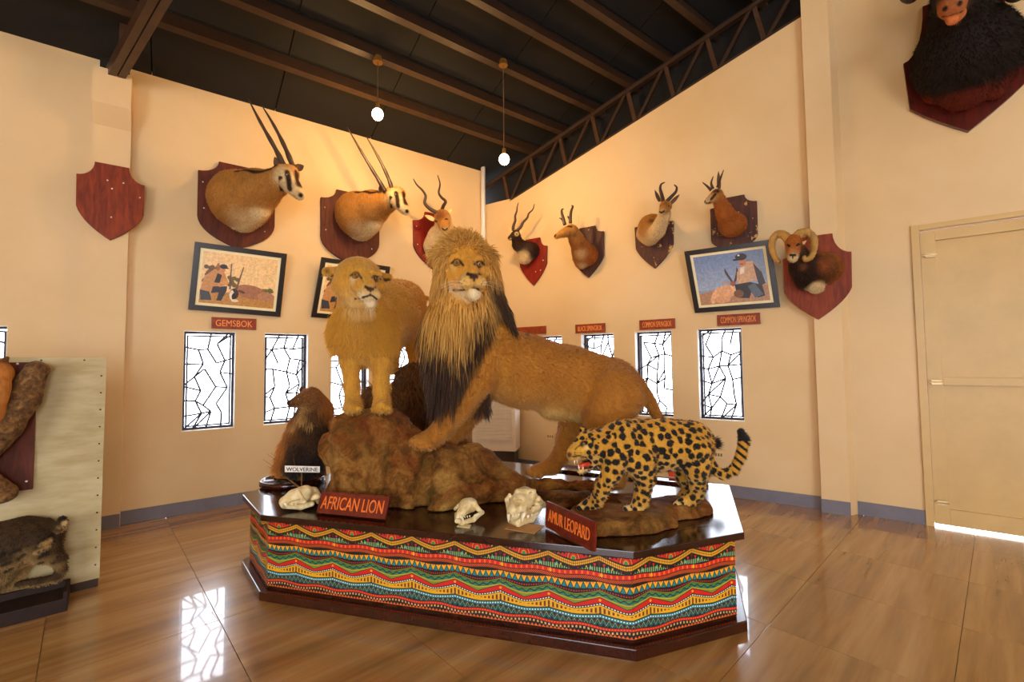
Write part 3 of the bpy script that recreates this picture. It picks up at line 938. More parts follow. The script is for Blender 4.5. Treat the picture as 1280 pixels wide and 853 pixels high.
# printed cloth: generated print, one repeat wide
def cloth_image(W=288, Hh=320):
    x = (np.arange(W)+0.5)/W; y = (np.arange(Hh)+0.5)/Hh
    X, Y = np.meshgrid(x, y)
    c = np.abs(2*(X % 1)-1)**1.35           # 1 at the peaks, 0 in the troughs
    col = dict(k=(14, 9, 8), r=(206, 26, 14), d=(92, 10, 10), y=(226, 168, 14), o=(232, 104, 22), g=(60, 132, 66), t=(14, 122, 138), w=(232, 240, 230), b=(120, 66, 30), l=(122, 136, 36), m=(120, 190, 150))
    I = np.zeros((Hh, W, 3)) + np.array(col['k'])
    def put(mask, name): I[mask] = col[name]
    def tri(n, ph=0.0): return np.abs(2*((X*n+ph) % 1)-1)
    def band(a, b): return (Y >= a) & (Y < b)
    # top rows with half suns in the troughs
    put(Y < 0.2, 'r')
    put((Y < 0.02) & (tri(30) > 0.5), 'k')
    put((Y > 0.022) & (Y < 0.03), 'y')
    R = np.hypot((X-0.5)*0.9, (Y-0.105)*1.0)
    for r0, r1, nm in ((0, .035, 'g'), (.035, .045, 'y'), (.045, .075, 'r'), (.075, .085, 'k'), (.085, .11, 'o'), (.11, .12, 'k')): put((R >= r0) & (R < r1) & (Y < 0.2), nm)
    for q in (0.18, 0.82):
        R2 = np.hypot((X-q)*0.9, (Y-0.05)); put((R2 < 0.03) & (Y < 0.2), 'o'); put((R2 < 0.015), 'y'); put((R2 > .03) & (R2 < .036) & (Y < .2), 'k')
    put((np.sin(X*2*np.pi*13)*0.012+0.05 > np.abs(Y-0.0)) & (np.abs(X-.5) > .16), 'k')
    y1 = 0.135 - 0.1*c
    put(Y > y1-0.02, 'k')
    ch = (Y > y1) & (Y < y1+0.055); put(ch, 'y'); put(ch & (tri(26) > 0.72), 'b'); put(ch & (np.abs(Y-y1-0.027) < 0.004), 'b')
    low = Y > y1+0.062; put(low, 'k')
    # hearts and little triangles under the peaks
    for q, s, nm in ((0.0, .035, 'd'), (0.09, .026, 'r'), (0.91, .026, 'r'), (.17, .026, 'm'), (.83, .026, 'm'), (.25, .02, 'y'), (.75, .02, 'y'), (.33, .018, 'g'), (.67, .018, 'g'), (.41, .012, 'r'), (.59, .012, 'r')):
        dx = np.minimum(np.abs(X-q), 1-np.abs(X-q)); yy = Y - (0.135-0.1*abs(2*q-1)**1.35) - 0.075
        up = nm in 'mg'
        t = yy/(2*s); w = (t if up else 1-t)*s
        put((t > 0) & (t < 1) & (dx < w) & low, nm)
    st = band(0.175, 0.235) & low & (Y > y1 + 0.10*1.0 + 0.05*c*0); put(st & (tri(22) > 0.42), 'l'); put(st & (tri(22) > 0.7), 'm')
    s2 = 0.012*np.sin(2*np.pi*X)
    # star band
    put(Y > 0.230+s2, 'k'); b = (Y > 0.243+s2) & (Y < 0.293+s2); put(b, 'r'); put(b & (tri(9) > np.abs((Y-s2-0.268)/0.025)) & (tri(9) > 0.62), 'o')
    R = np.abs((X-0.04) % 1-0.0); R = np.minimum(R, 1-R)
    put((R*1.1 + np.abs(Y-0.268-s2) < 0.034), 'y')
    put((Y > 0.293+s2), 'k'); dots = (Y > 0.301+s2) & (Y < 0.342+s2); put(dots, 'd'); put(dots & (np.sin(X*2*np.pi*26+Y*260) > 0.25), 'o')
    # triangles
    y3 = 0.352 + 0.03*(1-c)
    tb_ = (Y > y3) ; put(tb_, 'k'); t = (Y-y3)/0.075
    k = tri(8)
    put((t > 0) & (t < 1) & (k > t*0.9+0.08), 'y'); put((t > 0.15) & (t < 1.05) & ((1-k) > 1.12-t*0.85), 't')
    put((t > 0) & (t < .5) & (k > t*1.6+.5), 'o')
    y4 = 0.432 + 0.055*(1-c)
    b = Y > y4; put(b, 'k'); put((Y > y4+.004) & (Y < y4+0.018) & (tri(20) > 0.5), 'r')
    y5 = 0.452 + 0.075*(1-c); put(Y > y5, 'l'); put((Y > y5+0.012) & (Y < y5+0.017), 'k')
    b = (Y > y5+0.02) & (Y < y5+0.072); put(b, 'g'); wv = 0.012*np.sin(X*2*np.pi*6); put(b & (np.abs(Y-y5-0.045-wv) < 0.011), 'k'); put(b & (np.abs(Y-y5-0.05-wv) < 0.004), 't')
    put((Y > y5+0.072) & (Y < y5+0.08), 'y')
    lin = np.abs(2*X-1)
    y6 = 0.535 + 0.115*(1-lin); put((Y > y6), 'k'); put((Y > y6+0.007) & (Y < y6+0.064), 'r')
    R = np.minimum(X, 1-X); put((R*0.6+np.abs(Y-0.575) < 0.02), 'y')
    y7 = 0.602 + 0.080*(1-c); put(Y > y7, 'k'); put((Y > y7+0.010) & (Y < y7+0.023) & (tri(18) > 0.4), 'w')
    y8 = y7+0.03; put(Y > y8, 'y'); oval = (tri(12) > 0.52) & (Y > y8+0.02) & (Y < 0.735); put(oval, 'b'); put(oval & (tri(12) > .8) & (np.abs(Y-y8-0.05) < .018), 'd')
    y9 = 0.745 + 0.04*(1-c); put(Y > y9-0.012, 'k'); put((Y > y9) & (Y < y9+0.040), 't'); put((np.abs(Y-y9-0.019) < 0.008) & (tri(18) > 0.5), 'w')
    z = Y-(y9+0.042); b = z > 0; put(b, 'k')
    zz = tri(9)*0.065
    for o, nm in ((-0.03, 'b'), (0.000, 'm'), (0.034, 't')): put(b & (z > zz+o) & (z < zz+o+0.014), nm)
    ya = 0.885 + 0.014*np.sin(2*np.pi*X+0.8); put(Y > ya-0.010, 'k'); put((Y > ya) & (Y < ya+0.032), 'r'); put((np.abs(Y-ya-0.016) < 0.008) & (tri(18) > 0.5), 'o')
    put(Y > ya+0.036, 'k')
    k = tri(13); q = Y-ya-0.04; put((q > 0.004) & (q < 0.028) & (k > 0.55), 'w'); put((q > .008) & (q < .024) & (k > .6), 'y')
    q = 0.995-Y; put((q > 0) & (q < 0.035) & (tri(13, .5) > q/0.035), 'o')
    I = I/255.0
    return I
def make_image(name, I):
    h, w = I.shape[:2]
    im = bpy.data.images.new(name, w, h)
    A = np.ones((h, w, 4), np.float32); A[..., :3] = I[::-1]
    im.pixels.foreach_set(A.ravel()); im.update(); im.pack()
    return im
def image_mat(name, I, rough=0.6, interp='Linear'):
    m = Mat(name, (0.5, 0.5, 0.5), rough)
    uv = m.node('ShaderNodeUVMap'); t = m.node('ShaderNodeTexImage'); t.image = make_image(name, I); t.interpolation = interp; t.extension = 'REPEAT'
    m.link(uv.outputs[0], t.inputs[0]); m.color(t.outputs[0])
    return m
_cm = image_mat('african_print_cloth', cloth_image(), 0.55)
_w = _cm.noise(_cm.coords('Object', (400, 400, 400)), 1.0, 1.0); _cm.bump(_w, 0.1, 0.001)
M_CLOTH = _cm.m
PERIOD = 0.275; PH = 0.0
def cloth_panel(a, b, s0, z0, z1):
    t = b-a; L = np.linalg.norm(t); t /= L; nrm = np.array([t[1], -t[0], 0])
    if nrm@(CEN-a) > 0: nrm = -nrm
    c = [a+nrm*0.003, b+nrm*0.003]
    vs = [np.array([*c[0][:2], z0]), np.array([*c[1][:2], z0]), np.array([*c[1][:2], z1]), np.array([*c[0][:2], z1])]
    inn = [v - nrm*0.0025 for v in vs]
    me_v = vs + inn
    o = new_mesh_object('cloth_panel', me_v, [(0,1,2,3),(7,6,5,4),(0,4,5,1),(1,5,6,2),(2,6,7,3),(3,7,4,0)], M_CLOTH, plat)
    bm = bmesh.new(); bm.from_mesh(o.data); bmesh.ops.recalc_face_normals(bm, faces=bm.faces); bm.to_mesh(o.data); bm.free()
    uv = o.data.uv_layers.new(name='UVMap')
    U = [s0/PERIOD, (s0+L)/PERIOD]
    tab = [(U[0], 0), (U[1], 0), (U[1], 1), (U[0], 1)]*2
    for lp in o.data.loops: uv.data[lp.index].uv = tab[lp.vertex_index]
    return s0+L
s = -0.115
_zb, _zt = 0.078, ZT-0.048
s = 0.0
_bodyL = [np.linalg.norm(BODY[(i+1) % n]-BODY[i]) for i in range(n)]
# first peak on the long front face is seen at pixel 371
_f = BODY[1]; _t = (BODY[2]-BODY[1])/_bodyL[1]
def s_on_front(u, v):
    nn = np.array([_t[1], -_t[0], 0]); d = ray(u, v); k = (nn@(_f-EYE))/(nn@d); return (EYE+d*k-_f)@_t
_s1, _s2 = s_on_front(371, 660), s_on_front(749, 696)
PERIOD = (_s2-_s1)/7.0
print('period', PERIOD, _s1, _bodyL)
s = -_s1
for i in (1, 2, 3, 4, 5, 6):
    s = cloth_panel(BODY[i], BODY[(i+1) % n], s, _zb, _zt)
cloth_panel(BODY[0], BODY[1], -_s1-_bodyL[0], _zb, _zt)
# ------------------------------------------------------------------ rocks
def rock_mat():
    m = Mat('painted_plaster_rock', srgb(120, 80, 40), 0.85, 0, 0.2)
    v = m.coords('Object')
    f = m.noise(v, 5.0, 8.0, 0.65, 0.8); g = m.noise(v, 2.2, 5.0, 0.6, 0.5); h = m.noise(v, 38.0, 6.0, 0.7)
    c = m.ramp(f, [(0.28, srgb(60, 34, 14)), (0.42, srgb(120, 74, 28)), (0.54, srgb(172, 116, 48)), (0.7, srgb(204, 156, 78))])
    c = m.mix(c, srgb(150, 66, 20), m.ramp(g, [(0.50, 0.0), (0.64, 0.6)]))
    c = m.mix(c, srgb(110, 100, 40), m.ramp(m.noise(v, 3.1, 4.0), [(0.5, 0.0), (0.7, 0.55)]))
    c = m.mix(c, m.ramp(h, [(0.25, 0.5), (0.7, 1.05)]), 1.0, 'MULTIPLY')
    m.color(c); m.bump(m.mix(f, h, 0.6), 1.0, 0.06)
    return m.m
M_ROCK = rock_mat()
ROCK = Solid(0.09)
R = ROCK
# front bluff carrying the lioness
R.cone((432, 548, 3.42, 22), (438, 618, 3.4, 24)); R.cone((470, 545, 3.5, 28), (470, 625, 3.38, 30)); R.cone((515, 575, 3.5, 30), (520, 625, 3.36, 28))
R.cone((425, 530, 3.5, 15), (480, 534, 3.55, 20)); R.cone((425, 560, 3.62, 24), (480, 560, 3.75, 28))
R.cone((480, 540, 3.62, 26), (540, 570, 3.62, 22)); R.cone((540, 575, 3.5, 20), (575, 625, 3.32, 22))
R.cone((500, 640, 3.3, 18), (545, 640, 3.2, 16)); R.cone((424, 630, 3.46, 15), (470, 640, 3.32, 15))
# saddle and the long spur on the right
R.cone((548, 572, 3.62, 20), (592, 582, 3.68, 22)); R.cone((588, 582, 3.6, 20), (645, 608, 3.58, 17)); R.cone((640, 606, 3.7, 15), (690, 612, 3.8, 13))
R.cone((470, 560, 3.36, 16), (462, 600, 3.28, 12)); R.cone((432, 560, 3.42, 9), (424, 615, 3.42, 11))
R.cone((600, 615, 3.42, 22), (650, 628, 3.45, 15)); R.cone((645, 618, 3.6, 14), (705, 618, 3.72, 12)); R.cone((560, 622, 3.36, 20), (620, 636, 3.42, 16))
R.cone((575, 558, 3.95, 14), (590, 590, 3.9, 18)); R.cone((690, 612, 3.7, 9), (745, 612, 3.62, 8))
R.cone((534, 575, 3.38, 8), (527, 640, 3.2, 9), sub=True, k=0.05); R.cone((455, 575, 3.24, 7), (448, 640, 3.2, 7), sub=True, k=0.05); R.cone((490, 560, 3.26, 5), (505, 610, 3.2, 7), sub=True, k=0.05); R.cone((600, 606, 3.38, 5), (560, 600, 3.36, 5), sub=True, k=0.05)
lr = Form(ROCK, 0.011, (0.5, 0.4, 0.3), noise=(0.055, 6.5, 5), clip=ZT+0.002, smooth=0)
lion_rock = tag(lr.build('artificial_rock', M_ROCK), 'large brown and rust plaster rock carrying the two lions', 'rock')
def grass_mat():
    m = Mat('dry_matted_grass', srgb(100, 66, 30), 0.85, 0, 0.2)
    at = m.node('ShaderNodeAttribute', attribute_name='Col')
    m.color(at.outputs['Color']); return m.m
# shaggy boulder at the back under the lioness's hind foot
RB = Solid(0.06)
RB.cone((518, 500, 4.35, 34), (522, 560, 4.3, 38)); RB.cone((516, 474, 4.45, 21), (520, 482, 4.42, 24)); RB.cone((476, 512, 4.15, 30), (478, 570, 4.1, 34)); RB.cone((545, 545, 4.3, 22), (560, 580, 4.3, 26))
RB.cone((500, 560, 4.2, 40), (500, 620, 4.1, 36))
rb = Form(RB, 0.014, srgb(110, 68, 30), noise=(0.03, 7.0, 3), clip=ZT+0.002, smooth=1)
rb.C *= (0.75 + 0.5*(vnoise(rb.V, 9, 3)+0.4))[:, None]
back_rock = rb.build('boulder', M_SHAG, lion_rock)
back_rock['label'] = 'shaggy brown boulder under the lioness hind foot'
rt, nn, cc = sample(rb, 5000, ((rb.N[:, 1] < 0.4) & (rb.V[:, 2] > ZT+.14)).astype(float), 5)
down = nn*0.55 + np.array([0.1, -0.1, -0.8])
strands('dry_moss', rt, down, np.full(len(rt), 0.09), cc*0.7, cc*1.35, M_HAIR, back_rock, 0.005, 3, 0.5, seed=4, jitter=0.25)
# flat slab under the leopard
SL = Solid(0.05)
DS = 3.05
SL.cone((735, 655, 2.86, 26), (800, 655, 2.9, 27), sq=1.6); SL.cone((800, 648, 3.0, 22), (868, 640, 3.14, 22), sq=1.4); SL.cone((700, 636, 3.3, 16), (800, 634, 3.35, 16), sq=1.6); SL.cone((770, 668, 2.78, 18), (830, 662, 2.86, 20))
SL.cone((660, 624, 3.45, 10), (730, 628, 3.35, 12), sq=1.5); SL.ball((783, 622, 3.12, 11), k=0.01)
sl = Form(SL, 0.010, srgb(120, 84, 46), noise=(0.016, 11.0, 4), clip=ZT+0.002, smooth=1)
# weathered flat top: cut the dome down
top = ZT + 0.072
k = sl.V[:, 2] > top
sl.V[k, 2] = top + (sl.V[k, 2]-top)*0.14
sl.N = normals(sl.V, sl.Q); sl._bvh = None
leo_slab = tag(sl.build('rock_slab', M_ROCK), 'low flat brown rock slab under the spotted leopard', 'rock')
# ------------------------------------------------------------------ the cats
TAWNY = np.array(srgb(178, 114, 32)); PALE = np.array(srgb(226, 182, 100)); GOLD = np.array(srgb(214, 148, 42)); WHITE = np.array(srgb(238, 216, 172))
DARK = np.array(srgb(34, 20, 12)); BROWN = np.array(srgb(92, 56, 26)); BLACK = np.array((0.006, 0.004, 0.003))
def mottled(fm, amt=0.12, sc=14):
    fm.C = fm.C*(1 + amt*vnoise(fm.V, sc, 3))[:, None]
def coat(fm, n, length, parent, mask=None, width=0.0016, name='coat', lie=None, seed=3, gain=1.12):
    """short lying hair over a body"""
    mask = np.ones(len(fm.V)) if mask is None else mask
    rt, nn, cc = sample(fm, n, mask, seed)
    lie = np.array([0.5, 0.1, -0.75]) if lie is None else np.asarray(lie, float)
    dr = nn*0.45 + lie*0.75
    vis = np.ones(len(rt), bool)
    return strands(name, rt[vis], dr[vis], np.full(vis.sum(), length), cc[vis]*0.92, cc[vis]*gain, M_HAIR, parent, width, 2, 0.15, seed=seed, jitter=0.22)
def toes(S, spots, d, r, col=None):
    for u, v in spots: S.cone((u, v, d, r), (u, v, d+0.05, r), col, k=0.008)
# ======== male lion
D0 = 3.6
L = Solid(0.04)
L.cone((598, 446, 3.60, 46), (655, 464, 3.66, 45), TAWNY, sq=0.8); L.cone((655, 464, 3.66, 45), (715, 476, 3.72, 41), TAWNY, sq=0.8)
L.cone((715, 476, 3.72, 41), (763, 486, 3.74, 38), TAWNY, sq=0.85)
L.cone((690, 507, 3.68, 18), (735, 515, 3.7, 12), PALE*0.9)
# shoulder and near fore leg
L.chain([(612, 436, 3.46, 27), (597, 476, 3.40, 19.5), (572, 512, 3.38, 16.5), (552, 537, 3.37, 13)], TAWNY)
L.chain([(552, 537, 3.37, 12.5), (538, 549, 3.34, 10.5), (524, 552, 3.30, 9)], TAWNY)
# far fore leg
L.chain([(600, 470, 3.78, 26), (592, 510, 3.80, 16), (575, 536, 3.82, 10), (564, 548, 3.80, 9), (553, 551, 3.76, 7)], TAWNY*0.92)
# hind quarters, near leg behind the leopard
L.chain([(768, 494, 3.60, 37), (756, 525, 3.54, 27), (752, 552, 3.5, 18), (774, 578, 3.56, 12), (770, 600, 3.52, 11), (752, 606, 3.46, 10)], TAWNY)
# far hind leg, set forward
L.chain([(742, 500, 3.88, 30), (718, 528, 3.90, 19), (709, 548, 3.91, 13), (702, 568, 3.92, 10.5), (690, 583, 3.88, 10), (668, 590, 3.80, 8)], TAWNY*0.95)
# tail
L.chain([(796, 480, 3.74, 10), (812, 503, 3.80, 8), (826, 528, 3.84, 6), (850, 552, 3.84, 5), (888, 556, 3.80, 4.5)], TAWNY, k=0.015)
# neck and chest
L.cone((588, 400, 3.52, 46), (600, 445, 3.56, 46), GOLD, sq=0.85); L.cone((566, 400, 3.42, 34), (572, 460, 3.44, 30), GOLD); L.ball((572, 480, 3.5, 26), BROWN)
L.cone((585, 345, 3.5, 38), (585, 390, 3.48, 44), GOLD)
# head
HK = dict(k=0.016)
L.ball((579, 326, 3.40, 31), GOLD, k=0.03); L.ball((577, 345, 3.36, 27), GOLD, **HK)
L.cone((578, 330, 3.30, 15), (592, 350, 3.19, 11), GOLD, **HK); L.cone((582, 318, 3.29, 8), (592, 341, 3.165, 7), GOLD, **HK)
L.ball((583, 353, 3.175, 9.5), PALE, k=0.01); L.ball((600, 353, 3.19, 8.5), PALE, k=0.01)
L.cone((576, 363, 3.34, 15), (592, 368, 3.21, 9.5), WHITE, **HK)
L.ball((560, 347, 3.36, 16), GOLD, **HK); L.ball((607, 345, 3.36, 12), GOLD, **HK)
L.cone((562, 321, 3.275, 5), (575, 322, 3.24, 5), GOLD, k=0.012); L.cone((594, 323, 3.245, 5), (604, 324, 3.28, 4), GOLD, k=0.012)
L.ball((571, 328.5, 3.20, 4.5), sub=True, k=0.012); L.ball((599, 330, 3.21, 4), sub=True, k=0.012)
# small rounded ears sunk in the mane
L.cone((550, 318, 3.44, 8), (546, 320, 3.44, 7), BROWN, k=0.01, sq=0.5); L.cone((611, 319, 3.46, 7), (614, 322, 3.47, 6), BROWN, k=0.01, sq=0.5)
toes(L, [(516, 552), (521, 556), (529, 558), (537, 557)], 3.27, 4.6, TAWNY); toes(L, [(661, 591), (667, 594), (675, 595)], 3.76, 4, TAWNY)
lf = Form(L, 0.0085, TAWNY, smooth=2, blend=0.015)
mottled(lf)
# under side paler, spine darker
lf.C = lf.C*(1 - 0.18*np.clip(lf.N[:, 2], 0, 1))[:, None] + (PALE-lf.C)*(0.45*np.clip(-lf.N[:, 2]-0.2, 0, 1))[:, None]
lf.carve([(568, 363), (580, 362), (593, 359.5), (598, 362), (603, 366)], 1.6, 0.010); lf.carve([(593, 351), (593, 359)], 1.2, 0.007)
for a, b in (((618, 425), (604, 488)), ((622, 426), (610, 490)), ((626, 428), (616, 488)), ((630, 430), (621, 482))): lf.carve([a, ((a[0]+b[0])/2-1, (a[1]+b[1])/2), b], 1.1, 0.008)
for a, b in (((690, 430), (684, 500)), ((720, 520), (745, 470)), ((655, 500), (700, 517))): lf.carve([a, b], 2.0, 0.004)
lf.dab(592, 364, 13, PALE, 0.5, 0.4); lf.dab(594, 371, 8, WHITE, 0.5, 0.9); lf.dab(581, 355, 6, PALE, 0.6, 0.5); lf.dab(601, 354, 5, PALE, 0.6, 0.5)
lf.dab(566, 334, 6, PALE, 0.6, 0.5); lf.dab(603, 335, 5, PALE, 0.6, 0.4); lf.dab(560, 365, 10, WHITE, .7, .5)
lf.line([(567, 363), (580, 362.5), (593, 360), (598, 362), (604, 366.5)], 1.5, BLACK, 0.3); lf.line([(593, 349), (593, 360)], 1.1, BLACK, 0.3)
lf.line([(584.5, 342.5), (592, 344.5), (600, 342.5)], 2.4, BLACK*2, 0.3); lf.line([(589, 346.5), (596, 346.5)], 2.4, np.array(srgb(70, 30, 22)), 0.3)
lf.line([(564, 329.5), (568, 326), (575, 327), (579, 332)], 1.5, DARK, 0.4); lf.line([(593, 331), (597, 327.5), (602, 328), (605, 331)], 1.4, DARK, 0.4)
for q in ((574, 352), (577, 355), (580, 351), (576, 349), (604, 352), (602, 355)): lf.dab(*q, 0.9, DARK, 0.4, 0.7)
for q in ((516, 557), (521, 560), (529, 561.5), (537, 560)): lf.dab(*q, 1.2, DARK, 0.4, 0.8)
lf.wdab(P(893, 556, 3.8), 0.07, BLACK, 0.4)
for q in ((571.3, 328.6), (598.8, 330)): lf.dab(*q, 5.6, DARK, .25, .9)
lion = tag(lf.build('male_lion', M_FUR), 'big male lion with dark-edged golden mane, front paws up on the rock', 'lion')
for u, v, r in ((571.3, 328.6, 4.3), (598.8, 330, 3.8)): eye(lf, u, v, r, lion, sink=0.12)
pj = project(lf.V)
# tail tuft
rt = np.repeat(P(886, 556, 3.8)[None], 260, 0) + rng.normal(0, 0.008, (260, 3))
tf = strands('tail_tuft', rt, np.repeat((P(899, 553, 3.78)-P(884, 557, 3.8))[None]/0.09, 260, 0)+rng.normal(0, .25, (260, 3)), np.full(260, 0.095), np.full((260, 3), 0.01), np.full((260, 3), 0.02), M_HAIR, lion, 0.004, 3, 0.1, seed=2)
# mane
U, Vv, Dp = pj.T
face = ((U-584)/(25 + 0*U))**2 + ((Vv-345)/34.0)**2
reg = ((U < 628) & (Vv < 400 - np.clip(U-588, 0, 40)*0.9)).astype(float)
reg = np.maximum(reg, ((U < 612 - (Vv-400)*0.45) & (Vv < 478) & (Dp > 3.12)).astype(float))
reg = np.maximum(reg, ((U > 590) & (U < 662) & (Vv < 430) & ((Vv-352) < (U-600)*0.95+14)).astype(float))
near_leg = (Vv > 425) & (Dp < 3.40) & (U > 588-(Vv-425)*.4)
reg[near_leg] = 0
reg[(face < 1.0) & (Dp < 3.42)] = 0
reg[(face < 1.25) & (Dp < 3.42)] *= 0.6
NM = 19000
rt, nn, cc = sample(lf, NM, reg, 11)
pr = project(rt)
u, v = pr[:, 0], pr[:, 1]
w2 = np.clip((v-398 + (np.abs(u-570)-14)*0.9 + 26*vnoise(rt, 8, 2) + rng.normal(0, 10, len(rt)))/26.0, 0, 1)
back = np.clip((u-604 + 12*vnoise(rt, 7, 2))/14.0, 0, 1)*np.clip((v-340)/20.0, 0, 1)
dk = np.maximum(w2, back)
goldc = np.array(srgb(222, 158, 62)); lightc = np.array(srgb(246, 202, 112)); midc = np.array(srgb(126, 72, 20))
tone = rng.random((len(rt), 1))
base = midc*(1-tone)*0.9 + goldc*tone
tip = goldc*(1-tone)*0.9 + lightc*tone
drk = np.array(srgb(66, 40, 20))*(0.35+1.5*tone**2)
colr = base*(1-dk[:, None]) + drk*dk[:, None]; colt = tip*(1-dk[:, None]) + drk*1.25*dk[:, None]
rad = np.stack([(u-584), -(v-345)], 1); rad /= np.linalg.norm(rad, axis=1)[:, None]+1e-6
out = rad[:, :1]*RIGHT + rad[:, 1:]*UP
topw = np.clip((335-v)/25.0, 0, 1)[:, None]
dirs = nn*(0.30-0.22*np.clip((v-375)/40, 0, 1))[:, None] + out*(0.10+0.50*topw) + np.array([0, 0, -1.0])*(1.0-0.85*topw) - AXIS*0.12
dirs += (back*np.clip((v-345)/30, 0, 1))[:, None]*(RIGHT*0.75 + np.array([0, 0, -0.25]))
ln = 0.09 + 0.15*np.clip((v-330)/60.0, 0, 1) - 0.03*topw[:, 0] + 0.03*dk
ln *= rng.uniform(.65, 1.25, len(ln))*(1-.4*np.clip((u-588)/15, 0, 1)*np.clip((v-340)/20, 0, 1))
fd = ((u-584)/25)**2+((v-345)/34)**2
ln *= np.clip(0.35+0.65*(fd-1.0)/1.2, 0.35, 1)
strands('mane', rt, dirs, ln, colr, colt, M_HAIR, lion, 0.0046, 5, 0.85, seed=5, jitter=0.11)
# elbow fringe
eb = ((U > 570) & (U < 612) & (Vv > 478) & (Vv < 512)).astype(float)*(Dp > 3.4)
rt, nn, cc = sample(lf, 1500, eb, 12)
strands('elbow_fringe', rt, nn*0.2+np.array([-0.05, -0.05, -1]), np.full(len(rt), 0.10), np.tile(srgb(60, 36, 18), (len(rt), 1)), np.tile(srgb(80, 50, 24), (len(rt), 1)), M_HAIR, lion, 0.004, 3, 0.3, seed=6)
# whiskers
wk = MB()
for (a, b, sd) in ((577, 352, -1), (576, 355, -1), (579, 356, -1), (604, 353, 1), (603, 356, 1)):
    X, nq = lf.snap(a, b); wk.tube(catmull([X, X+nq*0.03+RIGHT*sd*0.05, X+nq*0.03+RIGHT*sd*0.12-UP*0.03], 4), np.linspace(0.0011, 0.0004, 9), 4)
M_WHISK = plain('white_whisker', srgb(235, 225, 205), 0.4)
wk.build('whiskers', M_WHISK, lion)['kind'] = 'stuff'
cm_ = 1.0-np.clip(reg*2, 0, 1); cm_[(face < 1.1) & (Dp < 3.42)] = 0.25
for a, b in ((571.3, 328.6), (598.8, 330), (593, 345), (590, 362)): cm_[np.hypot(U-a, (Vv-b)*1.2) < 7] = 0
coat(lf, 26000, 0.022, lion, cm_*clear_of(lf, [lr, rb]), 0.0016, seed=21, lie=(0.7, 0.05, -0.45))
# ======== lioness
LT = np.array(srgb(210, 152, 50))
S = Solid(0.04)
S.cone((457, 398, 3.54, 34), (457, 424, 3.56, 35), LT, sq=0.9); S.cone((449, 372, 3.46, 26), (452, 400, 3.48, 30), LT)
S.cone((455, 412, 3.6, 40), (484, 395, 3.95, 42), LT, sq=1.0); S.cone((484, 395, 3.95, 41), (497, 384, 4.35, 34), LT, sq=0.9); S.cone((497, 384, 4.35, 33), (504, 378, 4.6, 27), LT, sq=0.9)
# fore legs
S.chain([(436, 430, 3.50, 17), (438, 455, 3.49, 11), (440, 485, 3.47, 8.8), (441, 503, 3.45, 9.5)], LT); S.cone((441, 507, 3.43, 9), (440, 509, 3.38, 8.5), LT, sq=1.3)
S.chain([(476, 430, 3.52, 18), (477, 455, 3.51, 12), (477, 485, 3.48, 9), (477, 503, 3.46, 9.5)], LT); S.cone((477, 507, 3.44, 9), (477, 509, 3.39, 8.5), LT, sq=1.3)
toes(S, [(432, 511), (437, 513), (444, 513), (449, 511)], 3.36, 3.8, LT); toes(S, [(468, 511), (474, 513), (481, 513), (486, 511)], 3.37, 3.8, LT)
# hind legs
S.chain([(507, 388, 4.62, 22), (514, 412, 4.66, 12), (516, 435, 4.70, 7.5), (517, 452, 4.66, 6.5)], LT); S.cone((516, 459, 4.60, 6.5), (515, 462, 4.54, 6), LT)
S.chain([(488, 396, 4.68, 20), (489, 420, 4.72, 11), (492, 440, 4.76, 7.5), (491, 462, 4.72, 7)], LT*0.9)
S.chain([(520, 366, 4.78, 4), (528, 372, 4.84, 3), (540, 374, 4.9, 2.8), (556, 378, 4.92, 2.8)], LT, k=0.01)
# head
S.ball((448, 350, 3.38, 29), LT, k=0.03); S.ball((446, 366, 3.36, 23), LT, k=0.03)
S.cone((450, 352, 3.28, 16), (462, 367, 3.17, 11), LT, **HK); S.cone((455, 338, 3.26, 8), (463, 358, 3.14, 6.5), LT, **HK)
S.ball((455, 369, 3.155, 8.5), PALE, k=0.01); S.ball((469, 369, 3.17, 7), PALE, k=0.01)
S.cone((450, 378, 3.30, 13), (463, 379, 3.19, 8), (LT+PALE)/2, **HK)
S.ball((432, 358, 3.36, 17), LT, **HK); S.ball((476, 360, 3.38, 9), LT, **HK)
S.cone((436, 337, 3.26, 4.5), (449, 338, 3.22, 4.5), LT, k=0.012); S.cone((465, 341, 3.22, 4.5), (474, 343, 3.26, 3.6), LT, k=0.012)
S.ball((444.6, 344.8, 3.18, 4.2), sub=True, k=0.012); S.ball((470, 348, 3.19, 3.8), sub=True, k=0.012)
S.cone((424, 341, 3.42, 8), (408, 340, 3.40, 6.5), LT, k=0.012, sq=0.55); S.cone((478, 347, 3.46, 6.5), (486, 347, 3.46, 5), LT, k=0.012, sq=0.55)
S.cone((414, 343, 3.33, 4), (408, 341, 3.33, 3), sub=True, k=0.012)
sf = Form(S, 0.0085, LT, smooth=2, blend=0.015)
mottled(sf)
sf.C = sf.C*(1 - 0.12*np.clip(sf.N[:, 2], 0, 1))[:, None] + (PALE-sf.C)*(0.5*np.clip(-sf.N[:, 2]-0.2, 0, 1))[:, None]
sf.carve([(445, 373), (454, 372), (463, 369), (467, 371), (471, 374)], 1.5, 0.009); sf.carve([(463, 362), (463, 369)], 1.1, 0.006)
sf.dab(462, 374, 12, WHITE, 0.6, 0.5); sf.dab(463, 380, 8, WHITE, 0.5, 0.8); sf.dab(440, 378, 14, WHITE, 0.8, 0.2); sf.dab(450, 372, 6, WHITE, .6, .5); sf.dab(448, 395, 16, PALE, .8, .2)
sf.line([(444, 373.5), (448, 373.5), (454, 372), (463, 369.5), (467, 371), (471, 374)], 1.3, BLACK, 0.3); sf.line([(463, 361), (463, 369.5)], 0.9, BLACK, 0.3)
